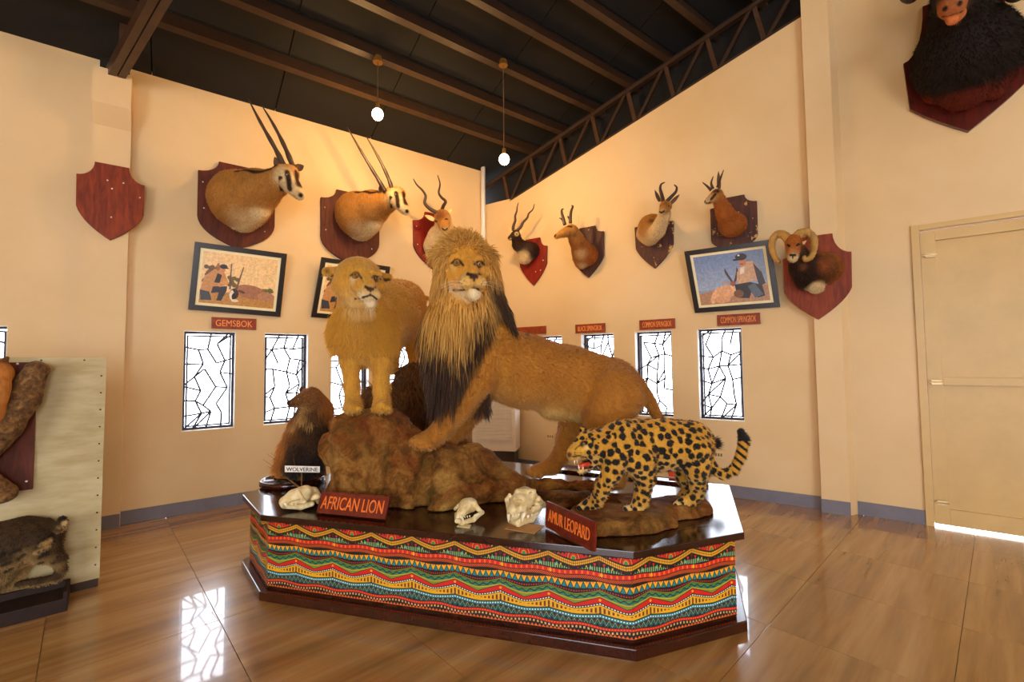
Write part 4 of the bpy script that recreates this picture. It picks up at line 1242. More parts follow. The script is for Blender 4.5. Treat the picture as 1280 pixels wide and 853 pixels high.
sf.line([(456.5, 358.5), (463, 361), (470, 358.5)], 2.1, BLACK*2, 0.3); sf.line([(460, 362), (466, 362)], 1.9, np.array(srgb(74, 34, 24)), 0.3)
sf.line([(438, 345), (442, 341.8), (448, 343), (452, 348)], 1.4, DARK, 0.4); sf.line([(465, 348), (468, 345), (473, 346), (476, 349)], 1.3, DARK, 0.4)
sf.line([(452, 348), (454, 353)], 1.0, DARK, 0.5, 0.6); sf.dab(441, 350, 5, WHITE, .6, .5)
sf.dab(416, 346, 3.0, DARK, 0.6, 0.9); sf.dab(409, 339, 3.0, BROWN, 0.8, 0.8); sf.dab(482, 350, 2.6, DARK, .5, .9); sf.dab(486, 350, 2, DARK, .5, .8)
for q in ((446, 367), (449, 369), (451, 366)): sf.dab(*q, 0.8, DARK, 0.4, 0.7)
for q in ((432, 514), (437, 516), (444, 516), (449, 514), (468, 514), (474, 516), (481, 516), (486, 514)): sf.dab(*q, 1.1, DARK, 0.4, 0.8)
for q in ((444.8, 344.6), (470, 347.8)): sf.dab(*q, 5.2, DARK, .25, .9)
lioness = tag(sf.build('lioness', M_FUR), 'pale gold lioness without mane standing on top of the rock', 'lion')
for u, v, r in ((444.8, 344.6, 4.1), (470, 347.8, 3.6)): eye(sf, u, v, r, lioness, sink=0.12)
pj = project(sf.V); lm_ = np.ones(len(sf.V)); lm_[(pj[:, 1] < 384) & (pj[:, 2] < 3.42)] = .25
for a, b in ((444.8, 344.6), (470, 347.8), (463, 360), (462, 372)): lm_[np.hypot(pj[:, 0]-a, (pj[:, 1]-b)*1.2) < 7] = 0
coat(sf, 22000, 0.022, lioness, lm_*clear_of(sf, [lr, rb]), 0.0016, seed=22, lie=(0.2, 0.3, -0.7))
pj = project(sf.V); bib = ((pj[:, 1] > 385) & (pj[:, 1] < 436) & (pj[:, 2] < 3.6)).astype(float)
rt, nn, cc = sample(sf, 7000, bib, 8)
strands('chest_hair', rt, nn*0.3+np.array([0, -0.02, -0.95]), np.full(len(rt), 0.075), cc*0.85, cc*1.2, M_HAIR, lioness, 0.003, 3, 0.2, seed=8, jitter=0.2)
# ======== leopard
LG = np.array(srgb(216, 158, 48)); LW = np.array(srgb(232, 196, 120))
S = Solid(0.03)
S.cone((787, 559, 3.04, 34), (826, 556, 3.07, 31.5), LG, sq=0.8); S.cone((826, 556, 3.07, 31.5), (862, 556, 3.10, 30), LG, sq=0.8)
S.cone((768, 560, 3.02, 27), (790, 560, 3.04, 33), LG, sq=0.85); S.cone((776, 545, 2.98, 20), (782, 565, 2.96, 22), LG)
# neck and head
S.cone((770, 556, 3.0, 25), (748, 556, 2.97, 20), LG)
S.ball((742, 557, 2.95, 20), LG, k=0.02); S.cone((735, 556, 2.93, 15), (722, 563, 2.89, 9.5), LG, k=0.015)
S.cone((722, 565, 2.89, 9), (715, 570, 2.87, 6.5), LG, k=0.012); S.cone((730, 548, 2.93, 8), (713, 565, 2.87, 4.5), LG, k=0.012)
S.cone((745, 572, 2.95, 14), (736, 576, 2.93, 9), LG, k=0.015)
S.cone((742, 576, 2.95, 8), (727, 588, 2.90, 4.2), LW, k=0.01); S.ball((725, 589, 2.89, 3.6), LW, k=0.008)
S.cone((713, 580.5, 2.86, 4.2), (735, 580.5, 2.88, 6.2), sub=True, k=0.006); S.cone((715, 581, 2.90, 4.6), (734, 581, 2.93, 5.6), sub=True, k=0.006)
S.cone((757, 551, 2.86, 6), (763, 548, 2.86, 5), LG, k=0.01, sq=0.6); S.cone((731, 541, 3.02, 5.5), (728, 537, 3.02, 4), LG, k=0.01, sq=0.6)
S.ball((760, 551, 2.80, 3.6), sub=True, k=0.01)
# legs
S.chain([(768, 575, 2.90, 20), (764, 592, 2.88, 11.5), (752, 612, 2.90, 9.0), (746, 626, 2.93, 8), (736, 632, 2.95, 7), (729, 634, 2.95, 6)], LG)
S.chain([(800, 580, 2.92, 21), (806, 597, 2.92, 12.5), (803, 615, 2.93, 9.5), (800, 629, 2.93, 8.5), (793, 636, 2.93, 7)], LG)
S.chain([(866, 566, 3.02, 25), (871, 588, 3.00, 14.5), (872, 604, 3.02, 9.5), (871, 615, 3.05, 8), (862, 626, 3.05, 7.5), (851, 630, 3.05, 6.5)], LG)
S.chain([(858, 570, 3.24, 20), (856, 595, 3.26, 11), (862, 610, 3.28, 7), (856, 619, 3.26, 6), (850, 622, 3.22, 5)], LG)
toes(S, [(724, 635), (728, 637), (734, 637), (740, 637)], 2.92, 3.6, LW); toes(S, [(783, 636), (787, 639), (794, 640), (801, 639)], 2.90, 4.0, LW); toes(S, [(845, 631), (849, 633), (856, 633)], 3.02, 3.6, LW)
S.chain([(886, 576, 3.10, 7), (893, 588, 3.08, 6.3), (904, 594, 3.06, 6.2), (917, 588, 3.05, 6.0), (926, 570, 3.04, 6.2), (930, 550, 3.04, 6.6), (926, 540, 3.04, 4.5)], LG, k=0.012)
pf = Form(S, 0.0050, LG, smooth=2, blend=0.012)
q = project(pf.V)
low = np.clip((-pf.N[:, 2]-0.1), 0, 1)*(q[:, 1] > 570)
pf.C = pf.C + (LW-pf.C)*(0.8*low)[:, None]
small = np.clip((600-q[:, 1])/10, 0, 1)*0
hd = np.clip((756-q[:, 0])/10, 0, 1)*np.clip((600-q[:, 1])/8, 0, 1)
leg = np.clip((q[:, 1]-588)/14, 0, 1)
spotm = np.ones(len(pf.V))
# face markings
pf.dab(719, 566, 7, LG*0.85, .5, .8); pf.dab(711.5, 569, 3.4, np.array(srgb(90, 40, 30)), 0.4, 1)
for a in (((716, 571), (724, 570), (733, 573), (738, 577)),): pf.line(a, 1.0, BLACK, .3, .9)
for o in (0, 3, 6): pf.line([(718, 566+o*0.9), (727, 566.5+o)], 0.6, DARK, .4, .8)
pf.dab(729.5, 555.3, 4.6, BLACK, .3); pf.dab(734, 560, 3, LW, .5, .7); pf.line([(725, 557), (719, 562)], 0.9, BLACK, .3, .8)
pf.dab(732, 559, 3, LW, .6, .6); pf.dab(741, 572, 5, LW, .7, .5)
for q_ in ((738, 549), (741, 553), (744, 549), (744, 557), (739, 560), (747, 561), (743, 565), (748, 554), (736, 545), (733, 549), (748, 569), (742, 569)): pf.dab(*q_, 1.25, BLACK, .3, 1)
snout = np.linalg.norm(pf.V - pf.snap(718, 566)[0], axis=1) < px(12, 2.9); spotm[snout] = 0
# inside of the mouth and the paws
mouth = (np.linalg.norm(pf.V - P(728, 580.5, 2.9), axis=1) < px(10.5, 2.9)) & (q[:, 1] > 574.5) & (q[:, 1] < 587)
mt = pf.N@UP
pf.C[mouth & (np.abs(mt) > 0.25)] = np.array(srgb(60, 18, 14))
tailm = (q[:, 0] > 893) & (q[:, 0] > 888); tt = np.clip((q[:, 0]-905)/25, 0, 1)
ring = (np.sin((q[:, 0]*0.9 - q[:, 1]*1.1)*0.55) > 0.25) | (q[:, 1] < 552)
pf.C[tailm & ring & (q[:, 0] > 915)] = BLACK
spotm[tailm & (q[:, 0] > 915)] = 0
fine = np.clip(np.maximum(hd, leg*0.9), 0, 1)
from mathutils.kdtree import KDTree
g = np.random.default_rng(17)
cand = g.permutation(len(pf.V))[:9000]
CP = pf.V[cand]; CS = 0.043 - 0.014*fine[cand] + g.normal(0, .004, len(cand))
alive = np.ones(len(cand), bool); seeds = []
for i in range(len(cand)):
    if not alive[i]: continue
    seeds.append(i); alive[np.linalg.norm(CP-CP[i], axis=1) < CS[i]] = False
kd = KDTree(len(seeds))
for j, i in enumerate(seeds): kd.insert(CP[i].tolist(), j)
kd.balance()
rs = np.array([CS[i]*g.uniform(.42, .60) for i in seeds])
wob = vnoise(pf.V, 46, 2)
for i in range(len(pf.V)):
    if spotm[i] < .5: continue
    _, j, dd = kd.find(pf.V[i].tolist())
    w_ = min(1, max(0, (rs[j]*(1+.55*wob[i]) - dd)/0.004 + .5))
    pf.C[i] = pf.C[i]*(1-w_) + BLACK*1.5*w_
leopard = tag(pf.build('snarling_leopard', M_FUR), 'black-spotted golden leopard snarling with raised tail on the flat slab', 'leopard')
eye(pf, 729.5, 555.3, 2.1, leopard, sink=0.0)
coat(pf, 16000, 0.012, leopard, 1-(np.linalg.norm(pf.V - pf.snap(724, 562)[0], axis=1) < px(16, 2.9)), 0.0013, seed=23, lie=(.7, 0, -.4))
M_TOOTH = plain('ivory_tooth', srgb(240, 226, 190), 0.3); M_TONGUE = plain('red_tongue', srgb(190, 60, 34), 0.35)
tg = MB(); tg.tube(catmull([P(737, 580, 2.92), P(729, 582, 2.9), P(724, 584, 2.89)], 4), [.016]*4+[.017]*4+[.009], 8); tg.build('tongue', M_TONGUE, leopard, True)
for a, b, r in (((717.5, 574, 2.865), (718.5, 582, 2.865), .007), ((721, 574, 2.9), (721.5, 580, 2.9), .006), ((724, 588, 2.88), (723, 581, 2.875), .006), ((729, 587, 2.885), (728.5, 581, 2.885), .006)):
    t = MB(); t.tube([P(*a), P(*[(x+y)/2 for x, y in zip(a, b)]), P(*b)], [r, r*.75, r*.15], 7); t.build('fang', M_TOOTH, leopard, True)

# let the ground give under the feet
settle(lr, [lf, sf]); lr.refresh(); settle(rb, [sf]); rb.refresh(); settle(sl, [pf]); sl.refresh()
# ------------------------------------------------------------------ wolverine on its own oval base
W = Solid(0.03)
DB = np.array(srgb(74, 44, 20)); RB_ = np.array(srgb(196, 120, 40)); BL = np.array(srgb(30, 18, 10)); YB = np.array(srgb(214, 168, 96))
dw = 3.98
W.cone((387, 520, dw, 17), (384, 545, dw, 20), DB); W.cone((384, 545, dw, 20), (375, 570, dw+.02, 22), DB)
W.cone((396, 512, dw+.08, 17), (388, 500, dw, 15), RB_)
W.chain([(375, 532, dw-.04, 10), (364, 556, dw-.04, 10), (355, 580, dw-.04, 8), (350, 592, dw-.04, 6)], RB_)
W.chain([(395, 540, dw, 14), (393, 565, dw-.02, 9), (390, 588, dw-.05, 7), (384, 594, dw-.08, 6)], BL)
W.chain([(376, 560, dw-.1, 12), (372, 580, dw-.12, 8), (367, 593, dw-.15, 6)], BL)
HD = np.array(srgb(138, 88, 40)); W.ball((386, 500, dw-.07, 13), HD); W.cone((380, 500, dw-.10, 10.5), (369, 502.5, dw-.14, 6.5), HD, k=0.012); W.cone((369, 502.5, dw-.14, 6), (362, 504, dw-.15, 3.6), HD*.7, k=0.01)
W.ball((390, 489, dw-.02, 4.2), BL, k=0.008); W.ball((377, 488, dw+.04, 3.5), BL, k=0.008)
wf = Form(W, 0.008, DB, noise=(0.008, 22, 2), smooth=1, blend=0.02, clip=ZT+.04)
wf.dab(360.5, 503.5, 2.4, BLACK, .3); wf.line([(363, 507), (371, 509)], .8, BLACK, .3); wf.dab(380, 511, 6, YB, .7, .6); wf.dab(385, 530, 7, BL, .8, .8)
for a, b, r in ((376, 520, 4), (388, 527, 3), (369, 530, 3.5), (381, 524, 2.5)): wf.dab(a, b, r, YB, .7, .75)
wolverine = tag(wf.build('wolverine', M_SHAG), 'dark shaggy wolverine with pale chest blaze upright on a log', 'animal')
eye(wf, 372.5, 498.5, 1.7, wolverine, M_DARKEYE, False, 0.3)
pw = project(wf.V); mk = ((pw[:, 1] > 516)).astype(float); mk[(pw[:, 1] <= 516) & (pw[:, 0] > 396)] = 0.4; mk[wf.V[:, 2] < ZT+.15] = 0
rt, nn, cc = sample(wf, 9000, mk, 31)
strands('long_fur', rt, nn*0.4+np.array([-0.06, 0, -0.95]), np.full(len(rt), 0.085), cc*0.7, cc*1.45, M_HAIR, wolverine, 0.004, 3, 0.3, seed=31, jitter=0.22)
rt, nn, cc = sample(wf, 4000, 1-mk, 32)
strands('short_fur', rt, nn*0.4+np.array([0.6, 0.1, -0.2]), np.full(len(rt), 0.018), cc*0.9, cc*1.4, M_HAIR, wolverine, 0.002, 2, 0.2, seed=32, jitter=0.25)
# oval plate with raised lip
oc = floorpt(366, 603, ZT+.002); ax_ = np.array([RIGHT[0], RIGHT[1], 0]); ax_ /= np.linalg.norm(ax_); ay_ = np.array([-ax_[1], ax_[0], 0])
prof = [(0.0, 0.0), (1.0, 0.0), (1.0, 0.028), (0.97, 0.042), (0.90, 0.042), (0.88, 0.024), (0.0, 0.024)]
SEG = 40; vs = []; fs = []
ra_, rb2 = 0.262, 0.245
for r_, z in prof:
    for k in range(SEG):
        a = 2*math.pi*k/SEG; vs.append(oc + (ax_*math.cos(a)*ra_ + ay_*math.sin(a)*rb2)*r_ + np.array([0, 0, z]))
for i in range(len(prof)-1):
    for k in range(SEG): fs.append((i*SEG+k, i*SEG+(k+1) % SEG, (i+1)*SEG+(k+1) % SEG, (i+1)*SEG+k))
wb = new_mesh_object('oval_base', vs, fs, M_MAHOG, None, True)
tag(wb, 'dark oval wooden plate with raised lip under the wolverine', 'base')
WR_ = Solid(0.03)
zb = ZT+0.030
LG_ = [P(347, 602, 4.02), P(372, 601, 3.98), P(400, 596, 4.0)]
WR_.wcone(LG_[0], 0.055, LG_[1], 0.05); WR_.wcone(LG_[1], 0.05, P(392, 603, 3.95), 0.06); WR_.wcone(P(398, 585, 4.12), 0.06, P(400, 606, 4.05), 0.07); WR_.wcone(P(353, 607, 3.9), 0.045, P(380, 609, 3.88), 0.04)
wr_f = Form(WR_, 0.009, (.3, .2, .1), noise=(0.012, 16, 3), clip=zb+0.002, smooth=1)
settle(wr_f, [wf], .007)
tag(wr_f.build('mossy_log', M_ROCK), 'knobbly mossy log on the oval plate, under the wolverine', 'log')
M_TWIG = plain('dry_twig', srgb(150, 104, 50), 0.7)
tg_ = tag(empty('dry_twigs', floorpt(372, 603, ZT+0.05)), 'tuft of dry thin twigs in front of the wolverine', 'twigs')
for k in range(16):
    a = P(374+rng.normal(0, 3), 601, 3.86); b = P(372+rng.normal(0, 18), 573+rng.normal(0, 9), 3.84+rng.normal(0, .05)); mid = (a+b)/2+rng.normal(0, 0.02, 3)
    t = MB(); t.tube(catmull([a, mid, b], 4), np.linspace(0.004, 0.0012, 9), 5); t.build('twig', M_TWIG, tg_, True)
t = MB(); t.tube(catmull([P(352, 592, 3.86), P(362, 600, 3.83), floorpt(376, 611, ZT+.035)], 4), [.007]*9, 6); t.build('twig', M_TWIG, tg_, True)
M_CARD = plain('white_card', srgb(240, 232, 218), 0.6); M_INK = plain('black_ink', (0.01, 0.01, 0.01), 0.6)
c0 = [P(356, 590.5, 3.62), P(399.5, 591, 3.62), P(399.5, 583.5, 3.64), P(356, 582.5, 3.64)]
m = MB(); m.prism(c0, AXIS*0.006); card = tag(m.build('name_card', M_CARD), 'small white paper card reading WOLVERINE in front of the twigs', 'sign')
lettering('WOLVERINE', np.mean(c0, 0)-AXIS*0.004, c0[1]-c0[0], c0[3]-c0[0], 0.25, 0.030, M_INK, card)
st_ = MB(); st_.tube([P(377, 590, 3.64), floorpt(377, 611, ZT+.03)], 0.004, 6); st_.build('stick', M_TWIG, card)
# ------------------------------------------------------------------ skulls
def bone():
    m = Mat('old_bone', srgb(226, 204, 150), 0.55, 0, 0.35)
    v = m.coords('Object'); f = m.noise(v, 20, 5)
    m.color(m.ramp(f, [(0.3, srgb(196, 166, 104)), (0.55, srgb(232, 212, 160)), (0.8, srgb(246, 234, 200))])); m.bump(m.noise(v, 70, 4), 0.3, 0.003)
    return m.m
M_BONE = bone()
def tooth(parent, a, b, r):
    t = MB(); A, B = P(*a), P(*b); t.tube([A, A*.5+B*.5, B], [r, r*.8, r*.12], 7); t.build('tooth', M_TOOTH, parent, True)
def skull(S, res, label, teeth, name='skull'):
    f_ = Form(S, res, srgb(226, 204, 150), smooth=1)
    dz = ZT + 0.002 - f_.V[:, 2].min()
    f_.V[:, 2] += dz
    o = tag(f_.build(name, M_BONE), label, 'skull', 'skulls on the platform')
    for t in teeth: tooth(o, *t)
    return o
# left: lying in profile, snout to the left
A = Solid(0.012); d = 3.24
A.cone((389, 620, d+.06, 9.5), (381, 619, d+.02, 10)); A.cone((381, 618, d, 10), (367, 622, d-.03, 9)); A.cone((367, 623, d-.03, 8.5), (356, 628, d-.06, 6.5)); A.cone((355, 629, d-.06, 5), (354, 633, d-.06, 3.2))
A.cone((392, 616, d+.05, 6), (398, 622, d+.06, 4)); A.cone((364, 631, d-.1, 2.6), (380, 628, d-.14, 2.6)); A.cone((380, 628, d-.14, 2.6), (396, 622, d-.08, 3)); A.cone((396, 622, d-.08, 3.0), (398, 628, d, 3))
A.cone((356, 634, d-.05, 3), (376, 635, d-.04, 3.4)); A.cone((376, 635, d-.04, 3.4), (390, 631, d-.02, 3.2)); A.cone((372, 614, d-.08, 2.2), (378, 624, d-.13, 2))
A.ball((379, 617, d-.13, 4.6), sub=True, k=0.008); A.ball((387, 624, d-.12, 4.4), sub=True, k=0.008); A.ball((351.5, 625.5, d-.08, 2.4), sub=True, k=0.006)
for x in (359, 363, 367, 371): A.ball((x, 632.5, d-.13, 1.3), sub=True, k=0.003)
skull(A, 0.0042, 'pale skull lying in profile beside the oval base, snout to the left', [((357, 629, d-.13), (357.5, 635, d-.12), .009), ((365, 630, d-.14), (365, 633.5, d-.14), .007), ((370, 629.5, d-.145), (370, 633, d-.145), .008)])
# small middle skull, jaws agape, turned to the left
A = Solid(0.010); d = 2.94
A.cone((588, 631, d+.05, 9), (583, 632, d, 9.5)); A.cone((582, 634, d-.02, 8), (577, 640, d-.06, 6)); A.cone((577, 640, d-.06, 5.5), (574, 644, d-.08, 4.2))
A.cone((592, 630, d+.0, 5), (598, 636, d-.02, 2.6)); A.cone((598, 636, d-.02, 2.4), (603, 640, d+.02, 2.2)); A.cone((603, 640, d+.02, 2.2), (594, 645, d-.03, 2.4)); A.cone((571, 634, d-.02, 1.6), (569, 636, d, 1.6)); A.cone((569, 636, d, 1.6), (573, 631, d, 1.8))
A.cone((572, 650, d-.06, 3), (578, 653, d-.08, 3)); A.cone((578, 653, d-.08, 3), (592, 649, d-.02, 3)); A.cone((592, 649, d-.02, 3), (602, 641, d+.02, 2.2)); A.cone((571, 651, d-.06, 2.6), (570, 642, d+.04, 2))
A.ball((578.5, 634, d-.09, 3), sub=True, k=0.005); A.ball((590, 631, d-.07, 3), sub=True, k=0.005); A.ball((573.5, 643.5, d-.13, 1.9), sub=True, k=0.004)
skull(A, 0.0036, 'smallest of the three skulls, jaws agape, at the foot of the big rock', [((576.5, 645, d-.1), (577, 650, d-.1), .008), ((571, 645, d-.1), (571.2, 649, d-.1), .007), ((578.5, 651, d-.1), (578.8, 646.5, d-.1), .007), ((581, 646, d-.08), (581.5, 648.5, d-.08), .005), ((584, 645, d-.08), (584.5, 648, d-.08), .005), ((587, 644.5, d-.07), (587.5, 647.5, d-.07), .005)])
# big skull with heart-shaped nose opening
A = Solid(0.012); d = 2.88
A.cone((656, 625, d+.06, 13), (650, 632, d, 13)); A.cone((650, 634, d-.02, 12), (643, 644, d-.08, 9.5)); A.cone((648, 619, d+.02, 5), (662, 619, d+.03, 5)); A.cone((665, 622, d+.05, 6), (672, 634, d+.1, 6))
A.cone((664, 621, d-.02, 3), (673, 627, d-.0, 3)); A.cone((673, 627, d, 3), (679, 634, d+.1, 3.2)); A.cone((679, 634, d+.1, 3.2), (668, 640, d+.02, 4)); A.cone((637, 622, d+.02, 2.3), (633.5, 628, d+.04, 2.4)); A.cone((633.5, 628, d+.04, 2.4), (636, 640, d-.02, 3)); A.cone((662, 618, d+.02, 3.2), (668, 617, d+.04, 2.4))
A.cone((638, 654, d-.06, 3.6), (648, 657, d-.08, 4.4)); A.cone((648, 657, d-.08, 4.4), (664, 652, d+.02, 4.2)); A.cone((664, 652, d+.02, 4.2), (673, 640, d+.08, 4)); A.cone((641, 645, d-.08, 6), (641, 653, d-.08, 5)); A.cone((655, 645, d-.05, 6), (662, 646, d, 5))
A.cone((643.6, 629.5, d-.12, 3.4), (644.6, 631, d-.03, 3.2), sub=True, k=0.004); A.cone((649.6, 628.8, d-.12, 3.2), (649, 631, d-.03, 3), sub=True, k=0.004); A.cone((646.8, 634, d-.13, 2.8), (647, 634, d-.04, 2.8), sub=True, k=0.004)
A.ball((667, 623, d-.01, 4.6), sub=True, k=0.006); A.ball((636, 628, d-.06, 2.6), sub=True, k=0.006); A.ball((663, 634, d-.10, 1.8), sub=True, k=0.004)
A.cone((642.5, 647, d-.13, 1.1), (642.8, 657, d-.13, 1.1), sub=True, k=0.003)
skull(A, 0.0042, 'largest skull with heart-shaped nose hole and long canines, beside the leopard plaque', [((636, 643, d-.13), (635.5, 653, d-.14), .012), ((654.5, 641, d-.14), (652.5, 653, d-.15), .013), ((648.5, 642.5, d-.16), (647.8, 647, d-.165), .008), ((644.5, 643, d-.165), (644.3, 646.5, d-.17), .006), ((640.5, 643, d-.16), (640.4, 646.5, d-.165), .006), ((660, 644, d-.09), (660, 649, d-.1), .010), ((665, 643, d-.05), (665, 647.5, d-.06), .010)])
M_SLIP = plain('cream_paper', srgb(226, 206, 150), 0.6); M_SLIP2 = plain('tan_paper', srgb(190, 140, 80), 0.6)
def slip(pts, mat, label):
    m = MB(); m.prism([floorpt(u, v, ZT-0.0025) for u, v in pts], (0, 0, 0.003)); return tag(m.build('paper_slip', mat), label, 'paper')
slip([(571, 659), (587, 661), (589, 656.5), (574, 655)], M_SLIP, 'small cream paper slip under the smallest skull')
slip([(631, 662), (668, 668), (680, 658), (640, 653)], M_SLIP2, 'tan paper slip under the largest skull')
# ------------------------------------------------------------------ carved plaques on the platform
M_PLQ = wood('red_brown_plaque_wood', srgb(84, 22, 12), srgb(136, 44, 22), 0.4, (6, 6, 6)); M_ORANGE = plain('orange_carved_paint', srgb(236, 120, 40), 0.5)
def plaque(bl, br, tl, tr, thick, label, s, tw, th, border=True, name='plaque', mat=None, back=None):
    bl, br, tl, tr = (np.asarray(q, float) for q in (bl, br, tl, tr))
    r = br-bl; r /= np.linalg.norm(r); u = (tl+tr-bl-br)/2; u -= r*(u@r); u /= np.linalg.norm(u); n_ = np.cross(r, u)
    if n_@(EYE-bl) < 0: n_ = -n_
    m = MB(); m.prism([bl, br, tr, tl], -n_*thick)
    o = tag(m.build(name, mat or M_PLQ, bevel=0.003), label, 'sign')
    c = (bl+br+tl+tr)/4; wdt = np.linalg.norm(br-bl+tr-tl)/2; hgt = np.linalg.norm(tl-bl+tr-br)/2
    if border:
        e = 0.06*hgt + 0.004
        q = [bl*(1-.03)+tr*.03+n_*.001, br*(1-.03)+tl*.03+n_*.001, tr*(1-.03)+bl*.03+n_*.001, tl*(1-.03)+br*.03+n_*.001]
        b = MB()
        for i in range(4): b.bar(q[i], q[(i+1) % 4], e, 0.005, n_)
        b.build('border', mat or M_PLQ, o)
    if s: lettering(s, c+n_*0.003, r, u, wdt*tw, hgt*th, M_ORANGE, o)
    return o
bl, br = floorpt(395, 642.5, ZT), floorpt(481, 651, ZT)
bl[2] += .009; br[2] += .009
dd_ = br-bl; back = np.array([-dd_[1], dd_[0], 0]); back /= np.linalg.norm(back)
hh_ = 0.128
tl = bl + back*0.055 + np.array([0, 0, hh_]); tr = br + back*0.055 + np.array([0, 0, hh_])
plaque(bl, br, tl, tr, 0.018, 'red-brown carved plaque reading AFRICAN LION, leaning on the big rock', 'AFRICAN LION', 0.9, 0.6)
bl, br = floorpt(681, 659.5, ZT), floorpt(742.5, 692.5, ZT)
bl[2] += .009; br[2] += .009
dd_ = br-bl; back = np.array([-dd_[1], dd_[0], 0]); back /= np.linalg.norm(back)
if back@AXIS < 0: back = -back
tl = bl + back*0.012 + np.array([0, 0, 0.150]); tr = br + back*0.012 + np.array([0, 0, 0.153])
plaque(bl, br, tl, tr, 0.016, 'dark red plaque reading AMUR LEOPARD in front of the leopard slab', 'AMUR LEOPARD', 0.84, 0.46)
m = MB(); a_ = floorpt(836, 596, ZT); 
m.prism([a_, floorpt(858, 598, ZT), floorpt(858, 598, ZT)+np.array([-.02, .03, .05]), a_+np.array([.0, .03, .06])], np.array([0.01, 0.02, 0]))
fc = tag(m.build('folded_card', plain('red_card', srgb(214, 60, 34), 0.5)), 'small folded red and white card on the platform behind the leopard', 'card')
m = MB(); m.prism([floorpt(849, 597.2, ZT)+np.array([0, -.003, .004]), floorpt(858, 598, ZT)+np.array([0, -.003, .004]), floorpt(858, 598, ZT)+np.array([-.02, .026, .05]), floorpt(849, 597.2, ZT)+np.array([-.01, .026, .053])], np.array([0, -0.002, 0])); m.build('white_half', M_CARD, fc)
# ------------------------------------------------------------------ trophies on the walls
def shield_outline(n=7, flat=0.5, notch=0.2, side=0.55, tipw=1.9):
    """x from -1..1, y from 1 (top) to 0 (tip)"""
    pts = []
    for k in range(n+1):
        a = k/n; ang = math.pi/2*a                       # concave shoulder from the top corner out to the side
        pts.append((flat + (1-flat)*(1-math.cos(ang)), 1 - notch*math.sin(ang)))
    ys = 1-side
    for k in range(1, n+2):
        t = k/(n+1); pts.append((1 - t**tipw, ys*(1-t) if True else 0))
    right = pts
    left = [(-x, y) for x, y in reversed(right) if x > 1e-6]
    return right + left
def shield(w, ul, ur, vt, vb, um, label, mat, off=0.0, thick=0.04, parent=None, name='shield', pins=None, **kw):
    """board between pixel columns ul and ur on the wall, its top seen at (um, vt) and tip at (um, vb)"""
    off += 0.002
    s0 = w.sz(ul, (vt+vb)/2, off+thick)[0]; s1 = w.sz(ur, (vt+vb)/2, off+thick)[0]
    sm = (s0+s1)/2; z1 = w.sz(um, vt, off+thick)[1]; z0 = w.sz(um, vb, off+thick)[1]
    poly = [w.at(sm + x*(s1-s0)/2, z0 + y*(z1-z0), off) for x, y in shield_outline(**kw)]
    m = MB(); m.prism(poly, w.n*thick); o = m.build(name, mat, parent, bevel=0.006)
    if pins:
        for x, y in pins:
            sphere('screw', w.at(sm+x*(s1-s0)/2, z0+y*(z1-z0), off+thick), 0.008, M_CARD, o if parent is None else o, 8, 5)
    return o
PINS = [(-.88, .72), (-.84, .42), (.85, .72), (.72, .25)]
M_SH = wood('mahogany_shield', srgb(60, 20, 8), srgb(112, 46, 16), 0.6, (9, 9, 1.5))
M_SH2 = wood('bright_mahogany_shield', srgb(98, 30, 8), srgb(158, 64, 18), 0.55, (9, 9, 1.5))
M_SHR = wood('red_lacquer_shield', srgb(104, 14, 6), srgb(150, 32, 14), 0.45, (9, 9, 1.5))
def chipped():
    m = Mat('chipped_brown_shield', srgb(60, 26, 16), 0.65)
    v = m.coords('Object'); f = m.noise(v, 9, 5, 0.65); g = m.noise(m.coords('Object', (9, 9, 1.5)), 3, 5)
    c = m.ramp(g, [(0.3, srgb(48, 20, 12)), (0.7, srgb(92, 44, 24))])
    c = m.mix(c, srgb(214, 160, 80), m.ramp(f, [(0.60, 0.0), (0.63, 1.0)])); m.color(c); return m.m
M_SHC = chipped()
class Trophy(Solid):
    def __init__(self, w, k=0.025): super().__init__(k); self.w = w
    def _pt(self, q):
        X = self.w.hit(q[0], q[1], q[2]); return X, px(q[3], (X-EYE)@AXIS)
    def pos(self, u, v, off): return self.w.hit(u, v, off)
def horn(w, pts, r0, r1, mat, parent, ridge=0.0, name='horn', n=10, rings=26):
    X = catmull([w.hit(*p) for p in pts], n); m = len(X)
    d = (X[0]-EYE)@AXIS
    t = np.linspace(0, 1, m)
    R = (px(r0, d)*(1-t)**0.8 + px(r1, d)*t)*(1 + ridge*np.sin(t*rings*6.28)*(t < 0.75))
    b = MB(); b.tube(X, R, 9); return b.build(name, mat, parent, True)
def ear(w, a, b, r, mat, parent, col=None):
    """leaf-shaped ear from base a to tip b"""
    A, B = w.hit(*a), w.hit(*b); d = (A-EYE)@AXIS
    t = B-A; L = np.linalg.norm(t); t /= L; s = np.cross(t, AXIS); s /= np.linalg.norm(s); nn = np.cross(t, s)
    if nn@AXIS > 0: nn = -nn
    R = px(r, d); vs = []; fs = []; N = 7
    for i in range(N):
        x = i/(N-1); wd = R*math.sin(math.pi*min(1, 0.18+0.82*x))**0.8*(1-0.15*x) if x < 1 else 0.001
        for j in range(5):
            y = (j-2)/2; vs.append(A+t*L*x+s*wd*y+nn*(-0.45*wd*(1-y*y)))
    for i in range(N-1):
        for j in range(4): k = i*5+j; fs.append((k, k+1, k+6, k+5))
    o = new_mesh_object('ear', vs, fs, mat, parent, True)
    m = o.modifiers.new('thick', 'SOLIDIFY'); m.thickness = 0.006
    return o
M_HORN = plain('dark_ringed_horn', srgb(58, 38, 24), 0.4, 0, 0.25, 14, 0.2); M_RAM = plain('tan_ram_horn', srgb(176, 132, 64), 0.5, 0, 0.3, 16, 0.5)
